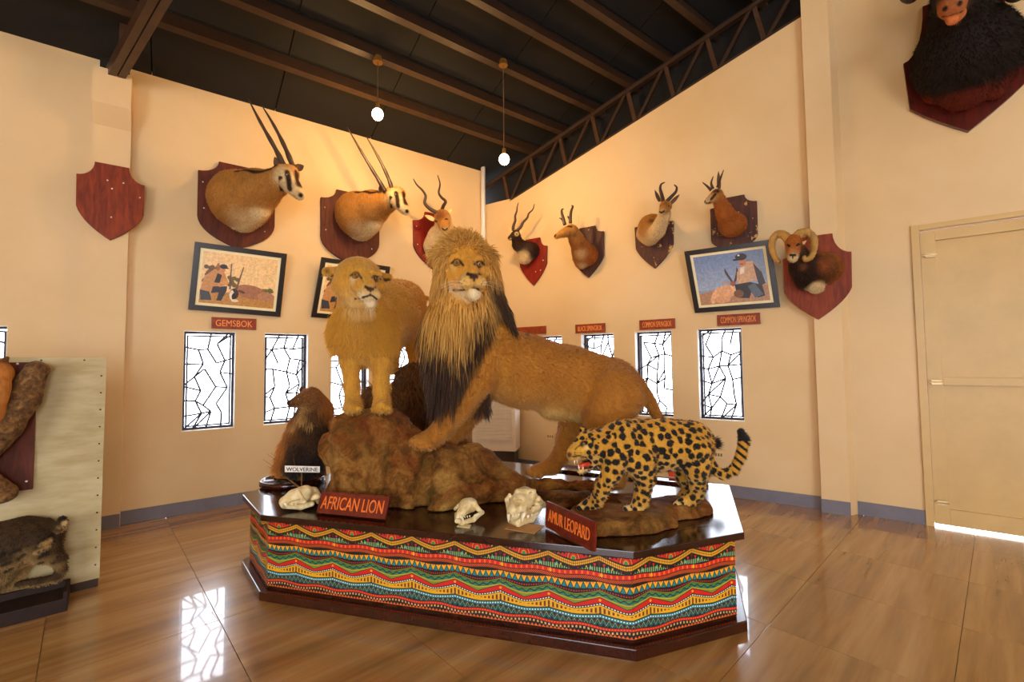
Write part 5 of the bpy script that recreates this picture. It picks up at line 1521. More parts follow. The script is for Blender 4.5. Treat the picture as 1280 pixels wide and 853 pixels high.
M_EARL = plain('pale_ear', srgb(226, 190, 130), 0.7); M_EARD = plain('dark_ear', srgb(96, 62, 34), 0.7)
FAWN = np.array(srgb(186, 128, 56)); CREAM = np.array(srgb(232, 204, 150)); RUST = np.array(srgb(176, 100, 36)); CHOC = np.array(srgb(58, 32, 18))
def trophy(name, label, w, u, v):
    X = w.hit(u, v, 0.0); return tag(empty(name, X), label, 'trophy', 'mounted heads on the walls')
M_TFUR = fur_mat('mounted_head_fur', 0.8, 0.3, 55.0, 0.5); M_TFUR.node_tree.nodes['Principled BSDF'].inputs['Sheen Weight'].default_value = 0.0
def bust(tr, root, res=0.0075, default=FAWN, name='bust', blend=0.015, off=0.0, hair=0.014, emax=9.0):
    f_ = Form(tr, res, default, smooth=2, blend=blend); mottled(f_, 0.1, 18)
    e = (f_.V-tr.w.o)@tr.w.n; lim = (0.042 if not off else off+0.042); k = e < lim; f_.V[k] += ((lim-e[k])[:, None])*tr.w.n; f_._bvh = None
    def fin():
        f_.build(name, M_TFUR, root)
        n_ = int(min(9000, max(2500, len(f_.V)*.25))); coat(f_, n_, hair, root, (((f_.V-tr.w.o)@tr.w.n > lim+hair*1.6) & ((f_.V-tr.w.o)@tr.w.n < emax)).astype(float), .0016, 'coat', (0.1, 0, -.7), 51, 1.15)
    f_.finish = fin
    return f_
# blank shield on the left column
o = shield(WL, 94, 180.5, 205.5, 300, 138, '', M_SH2, off=0.09)
tag(o, 'bare mahogany shield without a head, on the left column', 'shield', 'shields on the walls')
for x, y in ((-.12, .78), (.02, .68), (.35, .78), (.02, .3), (.86, .62)): sphere('nail', WL.at(0, 0, 0) if False else np.array(o.data.vertices[0].co)*0 + WL.at((WL.sz(94, 250, .13)[0]+WL.sz(180.5, 250, .13)[0])/2 + x*(WL.sz(180.5, 250, .13)[0]-WL.sz(94, 250, .13)[0])/2, WL.sz(138, 300, .13)[1] + y*(WL.sz(138, 205.5, .13)[1]-WL.sz(138, 300, .13)[1]), 0.131), 0.008, M_CARD, o, 8, 5)
# ---- two gemsbok
def gemsbok(label, du, dv, sc, sh, horns, ears, seed):
    root = trophy('gemsbok_head', label, WL, sh[4], (sh[2]+sh[3])/2)
    shield(WL, *sh[:4], sh[4], '', M_SH, parent=root, pins=PINS, notch=0.15, side=0.62, tipw=2.6)
    T = Trophy(WL, 0.035)
    g = lambda u, v, o, r: (du+(u-300)*sc, dv+(v-255)*sc, o, r*sc)
    T.cone(g(300, 249, .08, 35), g(302, 250, .14, 35), FAWN, sq=1.0); T.cone(g(302, 250, .14, 35), g(322, 238, .38, 26), FAWN)
    T.cone(g(322, 238, .38, 26), g(343, 229, .60, 17), FAWN); T.cone(g(304, 272, .12, 18), g(322, 262, .34, 14), CREAM)
    T.cone(g(343, 229, .60, 16), g(352, 219, .70, 12), FAWN)
    T.cone(g(352, 217, .72, 11), g(362, 217, .78, 11), FAWN, k=0.02); T.cone(g(357, 222, .78, 13), g(371, 239, .86, 8), CREAM, k=0.02); T.cone(g(371, 239, .86, 8), g(375, 244, .87, 6), CREAM, k=0.01)
    T.cone(g(362, 234, .76, 7), g(371, 245, .83, 4), CREAM, k=0.012)
    f_ = bust(T, root)
    D_ = lambda u, v, r, c, s=.35, a=1: f_.dab(du+(u-300)*sc, dv+(v-255)*sc, r*sc, c, s, a)
    Ln = lambda pts, r, c: f_.line([(du+(u-300)*sc, dv+(v-255)*sc) for u, v in pts], r*sc, c, .35)
    D_(300, 273, 12, CREAM, .8, .55); Ln([(290, 285), (310, 282), (325, 270)], 3, CREAM)
    Ln([(359, 215), (361, 225), (362, 236)], 3.2, CHOC); Ln([(362, 236), (357, 244)], 3.0, CHOC); Ln([(371, 219), (374, 231)], 4.6, CHOC); Ln([(365, 206), (370, 214)], 3.0, CHOC); Ln([(350, 222), (352, 238)], 2.2, CHOC)
    Ln([(352, 222), (351, 234), (355, 244)], 1.4, CHOC); D_(376, 244, 3.0, BLACK); Ln([(364, 245), (371, 249), (375, 250)], .8, BLACK); D_(350, 244, 6, FAWN)
    Ln([(296, 214), (318, 215), (332, 213), (344, 207)], 3.2, CHOC, )
    f_.finish()
    eye(f_, du+(358.5-300)*sc, dv+(218-255)*sc, 2.3*sc, root, M_DARKEYE, False, 0.3)
    for h in horns: horn(WL, h, 3.6*sc, 0.5, M_HORN, root, 0.09)
    for a, b in ears: ear(WL, a, b, 5.6*sc, M_EARD, root)
    return root
gemsbok('straight-horned antelope head on the left wall above the GEMSBOK sign', 300, 255, 1.0, (246.5, 344, 207, 311, 298),
        [[(355, 207, .76), (343, 184, .74), (325, 152, .72), (310, 123, .70)], [(366, 208, .80), (357, 186, .78), (343, 158, .76), (328, 133, .74)]],
        [((350, 211, .70), (343, 196, .66)), ((370, 211, .80), (380, 207, .82))], 1)
gemsbok('second straight-horned antelope head, above the lioness', 448, 273, 0.80, (401, 474.5, 240, 330, 437),
        [[(482, 240, .74), (470, 220, .72), (453, 192, .7), (434, 159, .68)], [(491, 240, .78), (485, 222, .76), (473, 197, .74), (458, 171, .72)]],
        [((478, 243, .68), (476, 229, .66)), ((494, 244, .8), (501, 237, .82))], 2)
# ---- spiral-horned pale antelope above the lion
root = trophy('impala_head', 'pale antelope head with wavy horns above the male lion', WL, 545, 300)
shield(WL, 517, 574, 267.5, 340, 546, '', M_SHR, parent=root, pins=PINS, notch=.18)
T = Trophy(WL, 0.025)
T.cone((552, 308, .08, 24), (554, 300, .16, 20), CREAM); T.cone((554, 300, .16, 20), (555, 290, .32, 13), CREAM); T.cone((555, 290, .32, 12), (554, 276, .42, 10), CREAM); T.cone((553, 272, .44, 10), (556, 285, .56, 5.5), FAWN, k=.015); T.ball((556, 287, .56, 4.5), CREAM, k=.01)
f_ = bust(T, root, .007, CREAM)
f_.dab(550, 269, 7, np.array(srgb(130, 74, 34)), .5, .9); f_.dab(554, 280, 4, FAWN, .6, .9); f_.line([(553, 286), (556, 288), (559, 286)], 1.0, BLACK, .3); f_.dab(553, 300, 3, FAWN, .7, .8); f_.line([(544, 276), (546, 277)], 1.2, BLACK, .3); f_.line([(557, 274), (559, 274)], 1.1, BLACK, .3)
f_.finish()
horn(WL, [(546, 266, .44), (537, 261, .42), (531, 254, .42), (532, 245, .43), (528, 238, .45), (521, 231, .46), (516.5, 223.5, .46)], 2.4, .5, M_HORN, root, .12)
horn(WL, [(552, 265, .46), (554, 258, .44), (557, 252, .43), (552, 247, .44), (548.5, 241, .46), (550, 230, .47), (547, 219, .48)], 2.4, .5, M_HORN, root, .12)
ear(WL, (543, 275, .42), (530.5, 269, .40), 3, M_EARL, root); ear(WL, (557, 270, .46), (566, 261, .47), 3, M_EARL, root)
# ---- blackbuck
root = trophy('blackbuck_head', 'dark small antelope head with corkscrew horns on a bright red shield', WR, 666, 330)
shield(WR, 649, 683.5, 298.5, 357, 664.5, '', M_SHR, parent=root, pins=[(.75, .5), (.55, .3), (.2, .28)], notch=.2, side=.5, tipw=1.5)
T = Trophy(WR, 0.025)
T.cone((664, 314, .07, 11), (660, 313, .16, 10), CHOC); T.cone((656, 321, .14, 9), (654, 315, .2, 8), CREAM); T.cone((659, 312, .16, 9), (648, 306, .30, 7.5), CHOC); T.cone((648, 306, .30, 7), (645, 296, .40, 5.5), CHOC); T.cone((645, 293, .42, 5.5), (637.5, 297.5, .5, 2.6), CHOC, k=.012)
f_ = bust(T, root, .006, CHOC)
f_.dab(655, 321, 7, CREAM, .4, 1); f_.dab(660, 328, 4, CREAM, .4, 1); f_.dab(646, 292.5, 2.6, CREAM, .4, 1); f_.dab(646, 292.5, 1.1, BLACK, .3, 1); f_.dab(638, 299, 1.6, CREAM, .4, .8); f_.dab(636.5, 297.5, 1.0, BLACK, .3)
f_.finish()
horn(WR, [(641, 289, .42), (642, 282, .42), (644, 276, .43), (644, 270, .43), (646, 264, .44), (646.5, 259, .44), (648, 253.5, .45)], 2.0, .4, M_HORN, root, .18, rings=16)
horn(WR, [(645.5, 289, .43), (651, 284, .41), (654, 278, .4), (659, 272.5, .4), (661, 267, .39), (666, 262, .39), (668, 255, .39)], 2.0, .4, M_HORN, root, .18, rings=16)
ear(WR, (649, 292, .42), (653.5, 287, .42), 1.8, M_EARL, root); ear(WR, (640, 290, .44), (636.5, 284.5, .45), 1.6, M_EARL, root)
# ---- pronghorn
root = trophy('pronghorn_head', 'golden antelope head with pronged horns on a chipped dark shield', WR, 736, 315)
shield(WR, 714.5, 755, 283.5, 347, 735, '', M_SHC, parent=root, notch=.14, side=.55, tipw=1.6)
T = Trophy(WR, 0.03)
T.cone((734, 319, .07, 14), (730, 317, .16, 13), RUST); T.cone((727, 327, .13, 9), (725, 315, .24, 10), FAWN); T.cone((728, 314, .18, 12.5), (721, 300, .36, 9), RUST); T.cone((721, 300, .36, 9), (716, 290, .46, 7.5), FAWN)
T.cone((714, 288, .48, 7.5), (703, 292, .58, 5), FAWN, k=.015); T.cone((703, 292, .58, 4.5), (696, 295.5, .64, 3.2), FAWN, k=.01)
f_ = bust(T, root, .0065, RUST)
f_.dab(693.5, 294.5, 2.0, BLACK, .4); f_.line([(694, 298), (699, 298.5)], .6, BLACK, .3); f_.line([(710, 283), (714.5, 283.5)], 1.3, BLACK, .3); f_.dab(718, 294, 3, np.array(srgb(120, 66, 26)), .6, .8); f_.dab(728, 333, 5, CREAM, .6, .6); f_.dab(726, 318, 6, CREAM, .8, .5)
f_.finish()
for pts in ([(706, 281, .48), (704, 273, .48), (702.3, 267, .48), (702.3, 262.5, .47), (704.5, 261, .46)], [(713, 279, .5), (713, 271, .5), (714, 264, .49), (716, 258.5, .48), (714.5, 257, .47)]): horn(WR, pts, 2.3, .6, M_HORN, root, .05)
horn(WR, [(704.5, 277, .48), (702, 274, .5), (699, 272.5, .52)], 1.4, .4, M_HORN, root); horn(WR, [(713, 275, .5), (710.5, 272, .52), (709.5, 270, .53)], 1.4, .4, M_HORN, root)
ear(WR, (720, 282, .47), (723.5, 269, .46), 2.3, M_EARL, root)
# ---- springbok looking at the room
root = trophy('springbok_head', 'white-throated springbok head with lyre horns above the middle sign', WR, 818, 300)
shield(WR, 793.5, 842.5, 269.5, 335.5, 819, '', M_SHC, parent=root, notch=.16, side=.52, tipw=1.6)
T = Trophy(WR, 0.03)
T.cone((815, 285, .07, 17), (814, 288, .14, 15), FAWN); T.cone((812, 296, .13, 10), (822, 288, .28, 8), CREAM); T.cone((822, 288, .28, 9), (831, 268, .46, 7), CREAM); T.cone((806, 292, .10, 10), (812, 298, .14, 8), CREAM)
T.cone((832, 258, .50, 7), (828, 265, .60, 4), FAWN, k=.015); T.ball((827, 266.5, .61, 3.2), CREAM, k=.01)
f_ = bust(T, root, .0065, FAWN)
f_.dab(832, 281, 5, CREAM, .5, 1); f_.dab(827, 290, 6, CREAM, .5, .8); f_.dab(814, 276, 4, np.array(srgb(120, 72, 32)), .6, .9); f_.line([(824.5, 264.5), (827, 266), (830, 264)], 1.1, BLACK, .3); f_.dab(832, 254, 4, RUST*.7, .5, .8); f_.dab(826, 257, 1.3, BLACK, .3); f_.dab(836, 257.5, 1.3, BLACK, .3)
f_.finish()
horn(WR, [(829, 252, .5), (827, 243, .49), (825.3, 236, .48), (826.5, 230.5, .48), (831, 228, .5)], 2.6, .5, M_HORN, root, .08)
horn(WR, [(833.5, 252, .52), (839, 246, .5), (844.5, 240, .48), (845.8, 234.5, .47), (842.5, 231, .48)], 2.6, .5, M_HORN, root, .08)
ear(WR, (824.5, 252, .48), (818.5, 237.5, .46), 2.6, M_EARD, root); ear(WR, (838, 255, .5), (849.5, 243, .48), 2.6, M_EARD, root)
# ---- springbok looking left
root = trophy('springbok_head', 'brown springbok head turned left, right above the framed safari photo', WR, 917, 280)
shield(WR, 888, 947, 245.5, 312, 917, '', M_SHC, parent=root, notch=.16, side=.72, tipw=3.0)
T = Trophy(WR, 0.03)
T.cone((917, 281, .07, 15), (914, 281, .16, 14), RUST); T.cone((914, 280, .16, 14), (906, 266, .34, 9.5), RUST); T.cone((906, 266, .34, 9.5), (899, 250, .48, 7.5), RUST); T.cone((896, 244, .5, 7.5), (887, 250, .58, 4.5), FAWN, k=.015); T.cone((887, 250, .58, 4), (883, 252.5, .61, 2.8), CREAM, k=.01)
f_ = bust(T, root, .0065, RUST)
f_.dab(895, 238, 5, CHOC, .5, .8); f_.line([(894, 243), (889, 249)], 1.6, CHOC, .4); f_.line([(881, 251.5), (884, 254), (888, 253)], .9, BLACK, .3); f_.dab(881.5, 249, 1.4, BLACK, .4); f_.dab(897, 239.5, 1.5, BLACK, .3)
f_.finish()
horn(WR, [(889, 238, .52), (884, 233, .53), (878, 228, .55)], 2.0, .4, M_HORN, root, .06); horn(WR, [(891, 236, .52), (889, 229, .52), (891.5, 220.5, .52)], 2.0, .4, M_HORN, root, .06); horn(WR, [(897, 234, .48), (901, 222, .46), (904.5, 212.5, .45)], 1.8, .4, M_HORN, root, .06)
ear(WR, (899, 236, .48), (898, 214, .47), 2.8, M_EARD, root)
# ---- mouflon ram on the pilaster
root = trophy('mouflon_head', 'ram head with thick curled horns on a large mahogany shield on the pilaster', WR, 1022, 345)
shield(WR, 979, 1066, 294, 399.5, 1022.5, '', M_SH2, off=0.10, parent=root, pins=[(.0, .88)], notch=.24, side=.6, tipw=1.7)
T = Trophy(WR, 0.03); o1 = .10
T.cone((1030, 336, o1+.07, 20), (1024, 334, o1+.14, 19), RUST*.8); T.cone((1024, 336, o1+.14, 19), (1006, 334, o1+.34, 14), CHOC*.8); T.cone((1008, 352, o1+.16, 11), (999, 335, o1+.4, 11), CHOC*.6); T.cone((1020, 358, o1+.10, 9), (1016, 352, o1+.14, 9), CREAM); T.cone((1003, 328, o1+.38, 13), (996, 314, o1+.46, 10), CHOC)
T.cone((992, 302, o1+.50, 9), (991, 318, o1+.60, 6.5), RUST, k=.015); T.ball((991, 322, o1+.60, 5.5), CREAM, k=.01)
f_ = bust(T, root, .007, CHOC, off=.10)
f_.dab(1030, 332, 9, np.array(srgb(150, 80, 36)), .6, .9); f_.dab(1019, 359, 9, CREAM, .4, 1); f_.dab(991, 323, 5, CREAM, .5, .9); f_.line([(988, 319), (994, 319)], 1.5, BLACK, .3); f_.line([(991, 319), (991, 323)], .8, BLACK, .3); f_.line([(984.5, 306), (987, 308)], 1.2, BLACK, .3); f_.line([(996, 307), (999, 305)], 1.2, BLACK, .3); f_.dab(1004, 334, 4, np.array(srgb(120, 70, 30)), .6, .8)
f_.finish()
horn(WR, [(986, 300, o1+.50), (980, 294, o1+.46), (972, 293, o1+.42), (966, 300, o1+.42), (965, 311, o1+.46), (968.5, 322, o1+.52), (974, 328, o1+.56)], 5.6, 2.2, M_RAM, root, .06, rings=18)
horn(WR, [(994, 298, o1+.50), (1001, 291.5, o1+.44), (1010, 291.5, o1+.38), (1017, 299, o1+.38), (1017, 311, o1+.42), (1013.5, 321, o1+.48), (1007, 325, o1+.54), (1004.5, 320, o1+.57)], 5.8, 2.2, M_RAM, root, .06, rings=18)
ear(WR, (986, 308, o1+.48), (976.5, 303.5, o1+.5), 2.4, M_EARL, root); ear(WR, (999, 308, o1+.48), (1008.5, 300.5, o1+.5), 2.4, M_EARL, root)
# ---- buffalo over the door
M_SHB = wood('dark_cherry_shield', srgb(52, 10, 6), srgb(98, 24, 12), 0.3, (9, 9, 1.5), 0.3)
root = trophy('buffalo_head', 'huge black buffalo head on a dark cherry shield high above the door', WD, 1206, 80)
shield(WD, 1129, 1292, -12, 165, 1208, '', M_SHB, parent=root, notch=.38, flat=.62, side=.70, tipw=1.25)
BK = np.array(srgb(28, 16, 10)); RD = np.array(srgb(104, 34, 14)); PK = np.array(srgb(206, 120, 66))
T = Trophy(WD, 0.05)
T.cone((1207, 75, .08, 52), (1206, 66, .24, 50), BK); T.cone((1206, 60, .26, 46), (1200, 20, .55, 30), BK); T.cone((1205, 100, .10, 34), (1206, 110, .12, 26), RD); T.cone((1164, 112, .08, 8), (1165, 122, .08, 7), RD*1.6); T.cone((1247, 100, .08, 14), (1244, 116, .08, 9), RD)
T.cone((1200, 0, .7, 30), (1194, -2, .82, 22), BK); T.cone((1196, -30, .72, 24), (1191, 0, .98, 15), BK, k=.03); T.ball((1190, 8, 1.0, 14), PK*.7, k=.02); T.cone((1196, 18, .88, 9), (1191, 24, .96, 7), PK, k=.015); T.cone((1200, -50, .6, 34), (1198, -30, .66, 26), BK)
f_ = bust(T, root, .012, BK, hair=.035, emax=.84)
f_.dab(1181, 11, 3.2, BLACK, .3); f_.dab(1200, 4, 3.2, BLACK, .3); f_.line([(1178, 21), (1192, 18), (1203, 14)], 1.2, BLACK, .3); f_.dab(1192, 25, 6, PK*1.15, .4, 1)
f_.finish()
M_BHORN = plain('black_boss_horn', srgb(40, 26, 18), 0.45, 0, .3, 9, .3)
horn(WD, [(1190, -52, .66), (1168, -46, .66), (1152, -22, .66), (1138, -2, .68), (1122, -14, .7), (1112, -40, .72)], 11, 1.5, M_BHORN, root)
horn(WD, [(1208, -52, .66), (1228, -46, .66), (1250, -22, .66), (1268, -4, .68), (1284, -16, .7), (1292, -42, .72)], 11, 1.5, M_BHORN, root)
ear(WD, (1176, -20, .66), (1150, -2, .68), 7, M_BHORN, root); ear(WD, (1222, -20, .66), (1250, 4, .66), 7, M_BHORN, root)
# ------------------------------------------------------------------ carved name signs on the walls
M_SIGN = wood('reddish_sign_wood', srgb(120, 44, 20), srgb(168, 76, 38), 0.45, (5, 5, 5)); M_SLET = plain('light_orange_lettering', srgb(246, 150, 70), 0.5)
def wall_sign(w, tl, tr, br, bl, s, label):
    off = 0.024
    sa_, sb_ = w.sz(*tl, off)[0], w.sz(*tr, off)[0]
    zt = (w.sz(*tl, off)[1]+w.sz(*tr, off)[1])/2; zb_ = (w.sz(*bl, off)[1]+w.sz(*br, off)[1])/2
    q = [w.at(sa_, zb_, off), w.at(sb_, zb_, off), w.at(sb_, zt, off), w.at(sa_, zt, off)]
    m = MB(); m.prism(q, -w.n*0.02); o = tag(m.build('name_sign', M_SIGN, bevel=0.003), label, 'sign', 'carved name signs')
    if s: lettering(s, np.mean(q, 0)+w.n*0.002, w.t, (0, 0, 1), (sb_-sa_)*0.82, (zt-zb_)*0.56, M_SLET, o)
    return o
wall_sign(WL, (264.5, 396.3), (320.5, 398.8), (320.5, 412.8), (264.5, 410.5), 'GEMSBOK', 'reddish wooden sign reading GEMSBOK under the left framed photo')
wall_sign(WL, (529, 410), (575, 411), (575, 421), (529, 420), None, 'small reddish sign edge showing beside the mane, on the left wall')
wall_sign(WR, (640, 409), (682, 408.5), (682, 418), (640, 419), None, 'small reddish sign showing just above the lion back')
wall_sign(WR, (719, 406.4), (756, 403.6), (756, 414.8), (719, 417.6), 'BLACK SPRINGBOK', 'reddish wooden sign reading BLACK SPRINGBOK')
wall_sign(WR, (799, 401), (843.5, 397.5), (843.5, 410), (799, 413.3), 'COMMON SPRINGBOK', 'sign reading COMMON SPRINGBOK under the white-throated springbok')
wall_sign(WR, (896, 394.4), (950, 390.5), (950, 404.3), (896, 408.5), 'COMMON SPRINGBOK', 'sign reading COMMON SPRINGBOK right under the framed photo')
# ------------------------------------------------------------------ framed photographs
def canvas(w, h, top, bot):
    t = np.linspace(0, 1, h)[:, None, None]; I = np.array(top)*(1-t) + np.array(bot)*t
    return np.repeat(I, w, 1)/255.0
def poly(I, pts, col):
    h, w = I.shape[:2]; Y, X = np.mgrid[0:h, 0:w]; X = (X+.5)/w*100; Y = (Y+.5)/h*100*h/w
    c = np.zeros((h, w), bool); n_ = len(pts)
    for i in range(n_):
        (x0, y0), (x1, y1) = pts[i], pts[(i+1) % n_]
        if y0 == y1: continue
        k = ((y0 > Y) != (y1 > Y)) & (X < (x1-x0)*(Y-y0)/(y1-y0)+x0); c ^= k
    I[c] = np.array(col)/255.0
def blob(I, cx, cy, rx, ry, col, ang=0):
    h, w = I.shape[:2]; Y, X = np.mgrid[0:h, 0:w]; X = (X+.5)/w*100-cx; Y = (Y+.5)/h*100*h/w-cy
    a = math.radians(ang); x = X*math.cos(a)+Y*math.sin(a); y = -X*math.sin(a)+Y*math.cos(a)
    I[(x/rx)**2+(y/ry)**2 < 1] = np.array(col)/255.0
def speckle(I, y0, amt, seed):
    g = np.random.default_rng(seed); h, w = I.shape[:2]
    n_ = g.random((h, w, 1)); n_ = (n_+np.roll(n_, 1, 1)+np.roll(n_, 2, 1))/3
    I *= 1-amt*(n_-.3)*(np.arange(h)[:, None, None]/h > y0); np.clip(I, 0, 1, I)
def grain(I, seed=1):
    g = np.random.default_rng(seed); h, w = I.shape[:2]; N = np.zeros((h, w))
    for s_, a_ in ((9, .05), (4, .05), (2, .05)):
        q = g.random((h//s_+2, w//s_+2))-.5; N += a_*2*np.repeat(np.repeat(q, s_, 0), s_, 1)[:h, :w]
    N = (N+np.roll(N, 1, 0)+np.roll(N, 1, 1)+np.roll(N, 2, 0)+np.roll(N, 2, 1))/5
    return np.clip(I*(1+N[..., None]), 0, 1)
def photo_gemsbok():
    I = canvas(300, 225, (232, 196, 140), (240, 206, 150)); g = np.random.default_rng(5)
    for k in range(40): blob(I, 4+g.random()*22, 22+g.random()*22, 3, 3, (86+g.random()*30, 74, 40))
    for k in range(26): blob(I, 58+g.random()*42, 47+g.random()*7, 4, 2.5, (100, 84+g.random()*20, 52))
    for k in range(12): blob(I, 36+g.random()*12, 34+g.random()*12, 3, 3, (110, 92, 50))
    poly(I, [(0, 58), (100, 56), (100, 75), (0, 75)], (206, 150, 76)); speckle(I, .74, .5, 3)
    blob(I, 66, 53, 22, 10, (164, 112, 84), 6); blob(I, 88, 58, 12, 7, (176, 128, 96)); blob(I, 44, 58, 6, 8, (60, 40, 34)); blob(I, 41, 60, 3, 7, (240, 226, 206)); blob(I, 44, 62, 2.6, 5, (34, 24, 24)); blob(I, 46, 68, 5, 2.2, (230, 214, 190)); blob(I, 36, 50, 6, 1.6, (226, 196, 160), 10); blob(I, 54, 54, 5, 1.8, (90, 60, 44), 20)
    poly(I, [(36, 14), (37.5, 14), (39, 52), (37, 52)], (96, 76, 62)); poly(I, [(52.5, 17), (54, 17), (47.5, 52), (45, 52)], (96, 76, 62))
    poly(I, [(4, 36), (16, 24), (28, 26), (34, 40), (36, 44), (24, 50), (14, 60), (0, 58)], (196, 140, 84)); poly(I, [(20, 30), (26, 32), (24, 44), (17, 44)], (40, 34, 40)); poly(I, [(28, 38), (36, 42), (34, 47), (24, 44)], (206, 150, 92))
    poly(I, [(0, 56), (12, 58), (16, 70), (2, 71)], (60, 66, 70)); poly(I, [(16, 50), (34, 48), (34, 54), (28, 70), (22, 70), (24, 58), (14, 60)], (44, 44, 54))
    blob(I, 26, 24.5, 3.6, 4.6, (206, 136, 96)); blob(I, 27, 19.5, 5, 3.4, (34, 34, 50)); blob(I, 30.5, 21.5, 3.5, 1.0, (30, 30, 44)); blob(I, 25, 48, 2.4, 2, (206, 140, 100)); blob(I, 20, 21, 2, 6, (150, 96, 50))
    return grain(I, 3)
def photo_springbok():
    I = canvas(300, 225, (108, 130, 172), (176, 190, 208))
    poly(I, [(0, 58), (30, 53), (60, 56), (100, 50), (100, 75), (0, 75)], (196, 148, 112)); speckle(I, .7, .5, 6)
    blob(I, 38, 58, 18, 10, (226, 170, 124), -8); blob(I, 22, 64, 5, 11, (230, 178, 134), 25); blob(I, 33, 69, 12, 5, (216, 160, 116)); blob(I, 53, 52, 4, 9, (234, 186, 142), -14); blob(I, 56, 60, 3, 6, (240, 214, 182)); blob(I, 52, 46, 4, 4, (150, 92, 62)); blob(I, 42, 44, 6, 1.3, (200, 150, 120), 20)
    poly(I, [(44, 22), (46, 28), (52, 42), (50, 44), (44, 32), (42.5, 26)], (70, 56, 56)); poly(I, [(61, 20), (62, 28), (57, 44), (54, 43), (59, 29)], (70, 56, 56))
    poly(I, [(60, 30), (70, 16), (84, 16), (92, 30), (94, 46), (80, 44), (68, 48), (58, 42)], (206, 164, 128)); poly(I, [(84, 18), (94, 34), (97, 50), (88, 54), (86, 40)], (60, 54, 56)); poly(I, [(66, 24), (72, 22), (70, 32), (64, 34)], (236, 224, 206)); poly(I, [(60, 40), (74, 44), (70, 50), (60, 48)], (216, 168, 124))
    poly(I, [(54, 48), (76, 46), (92, 52), (94, 68), (84, 70), (78, 56), (72, 70), (56, 68)], (46, 44, 50)); poly(I, [(72, 52), (82, 48), (92, 66), (80, 70)], (86, 98, 110)); blob(I, 58, 62, 7, 6, (120, 84, 56)); 
    blob(I, 70, 15, 5.4, 6, (200, 128, 92)); blob(I, 69, 8, 8, 5.2, (36, 34, 40)); blob(I, 61.5, 11.5, 4.5, 1.5, (32, 30, 36)); blob(I, 68, 18.5, 2.4, 1, (150, 70, 56)); blob(I, 66, 5.5, 1.6, 1.2, (230, 226, 220))
    return grain(I, 4)
def framed(w, q, offs, I, label, matname):
    """q: TL, TR, BR, BL pixels; the picture leans out from the wall at its top"""
    X = [w.hit(u, v, o) for (u, v), o in zip(q, offs)]
    c = np.mean(X, 0); TL, TR, BR, BL = X
    nrm = np.cross(TR-BL, TL-BR); nrm /= np.linalg.norm(nrm)
    if nrm@w.n < 0: nrm = -nrm
    root = tag(empty('framed_photo', c), label, 'picture', 'framed photos')
    lerp = lambda a, b, t: a*(1-t)+b*t
    def pt(x, y): return lerp(lerp(TL, TR, x), lerp(BL, BR, x), y)
    wd, hg = np.linalg.norm(TR-TL), np.linalg.norm(BL-TL)
    fx, fy = 0.058/wd, 0.058/hg
    for a, b, c_, d_ in (((0, 0), (1, 0), (1-fx, fy), (fx, fy)), ((1, 0), (1, 1), (1-fx, 1-fy), (1-fx, fy)), ((1, 1), (0, 1), (fx, 1-fy), (1-fx, 1-fy)), ((0, 1), (0, 0), (fx, fy), (fx, 1-fy))):
        m = MB(); m.prism([pt(*a), pt(*b), pt(*c_), pt(*d_)], -nrm*0.028); m.build('frame_side', M_PFRAME, root, bevel=0.003)
    m = MB(); m.prism([pt(fx, fy)-nrm*.012, pt(1-fx, fy)-nrm*.012, pt(1-fx, 1-fy)-nrm*.012, pt(fx, 1-fy)-nrm*.012], -nrm*0.008); m.build('mount', M_MOUNT, root)
    gx, gy = fx+0.03/wd, fy+0.03/hg
    cs = [pt(gx, 1-gy), pt(1-gx, 1-gy), pt(1-gx, gy), pt(gx, gy)]
    o = new_mesh_object('print', [p-nrm*.010 for p in cs], [(0, 1, 2, 3)], image_mat(matname, I, 0.3).m, root)
    uv = o.data.uv_layers.new(name='UVMap')
    for lp, t in zip(o.data.loops, [(0, 0), (1, 0), (1, 1), (0, 1)]): uv.data[lp.index].uv = t
    return root
M_PFRAME = plain('black_brown_frame', srgb(26, 18, 14), 0.3, 0, .2, 10); M_MOUNT = plain('cream_mount', srgb(240, 226, 178), 0.5, 0, .04)
framed(WL, [(243.5, 302), (359, 317.5), (350.5, 396.5), (235, 387)], (.16, .16, .035, .035), photo_gemsbok(), 'black framed photo of a hunter kneeling by a gemsbok, above the GEMSBOK sign', 'print_gemsbok')
framed(WL, [(402, 321.5), (488, 333.5), (479, 404), (389, 396.5)], (.16, .16, .035, .035), photo_gemsbok(), 'black framed photo half hidden behind the lioness head', 'print_second')
framed(WR, [(855, 314.5), (963, 299.5), (975.5, 384), (868.5, 391.5)], (.16, .16, .035, .035), photo_springbok(), 'black framed photo with blue sky, a crouching hunter and a springbok', 'print_springbok')
# ------------------------------------------------------------------ left partition with its mounts
M_PLY = Mat('painted_plywood', srgb(206, 192, 150), 0.6)
_f = M_PLY.noise(M_PLY.coords('Object', (2, 2, 8)), 2.0, 5.0); M_PLY.color(M_PLY.ramp(_f, [(0.3, srgb(170, 150, 98)), (0.7, srgb(196, 180, 136))])); M_PLY = M_PLY.m
a_, b_ = floorpt(124, 733), floorpt(84, 743)
bt = b_-a_; bt /= np.linalg.norm(bt); bnorm = np.array([bt[1], -bt[0], 0])
if bnorm@(EYE-a_) < 0: bnorm = -bnorm
BW = Wall((a_-bnorm*0.0)[:2], 0, 1); BW.t = -bt; BW.n = bnorm
zt_ = BW.sz(131, 447)[1]
s_l = -2.6
m = MB(); m.box(BW.at(s_l/2, 0.06+(zt_-0.06)/2, -0.012), BW.t*(-s_l)/2, BW.n*0.012, (0, 0, (zt_-0.06)/2))
board = tag(m.build('partition_board', M_PLY), 'pale painted plywood partition standing at the left with nails along its edge', 'partition')
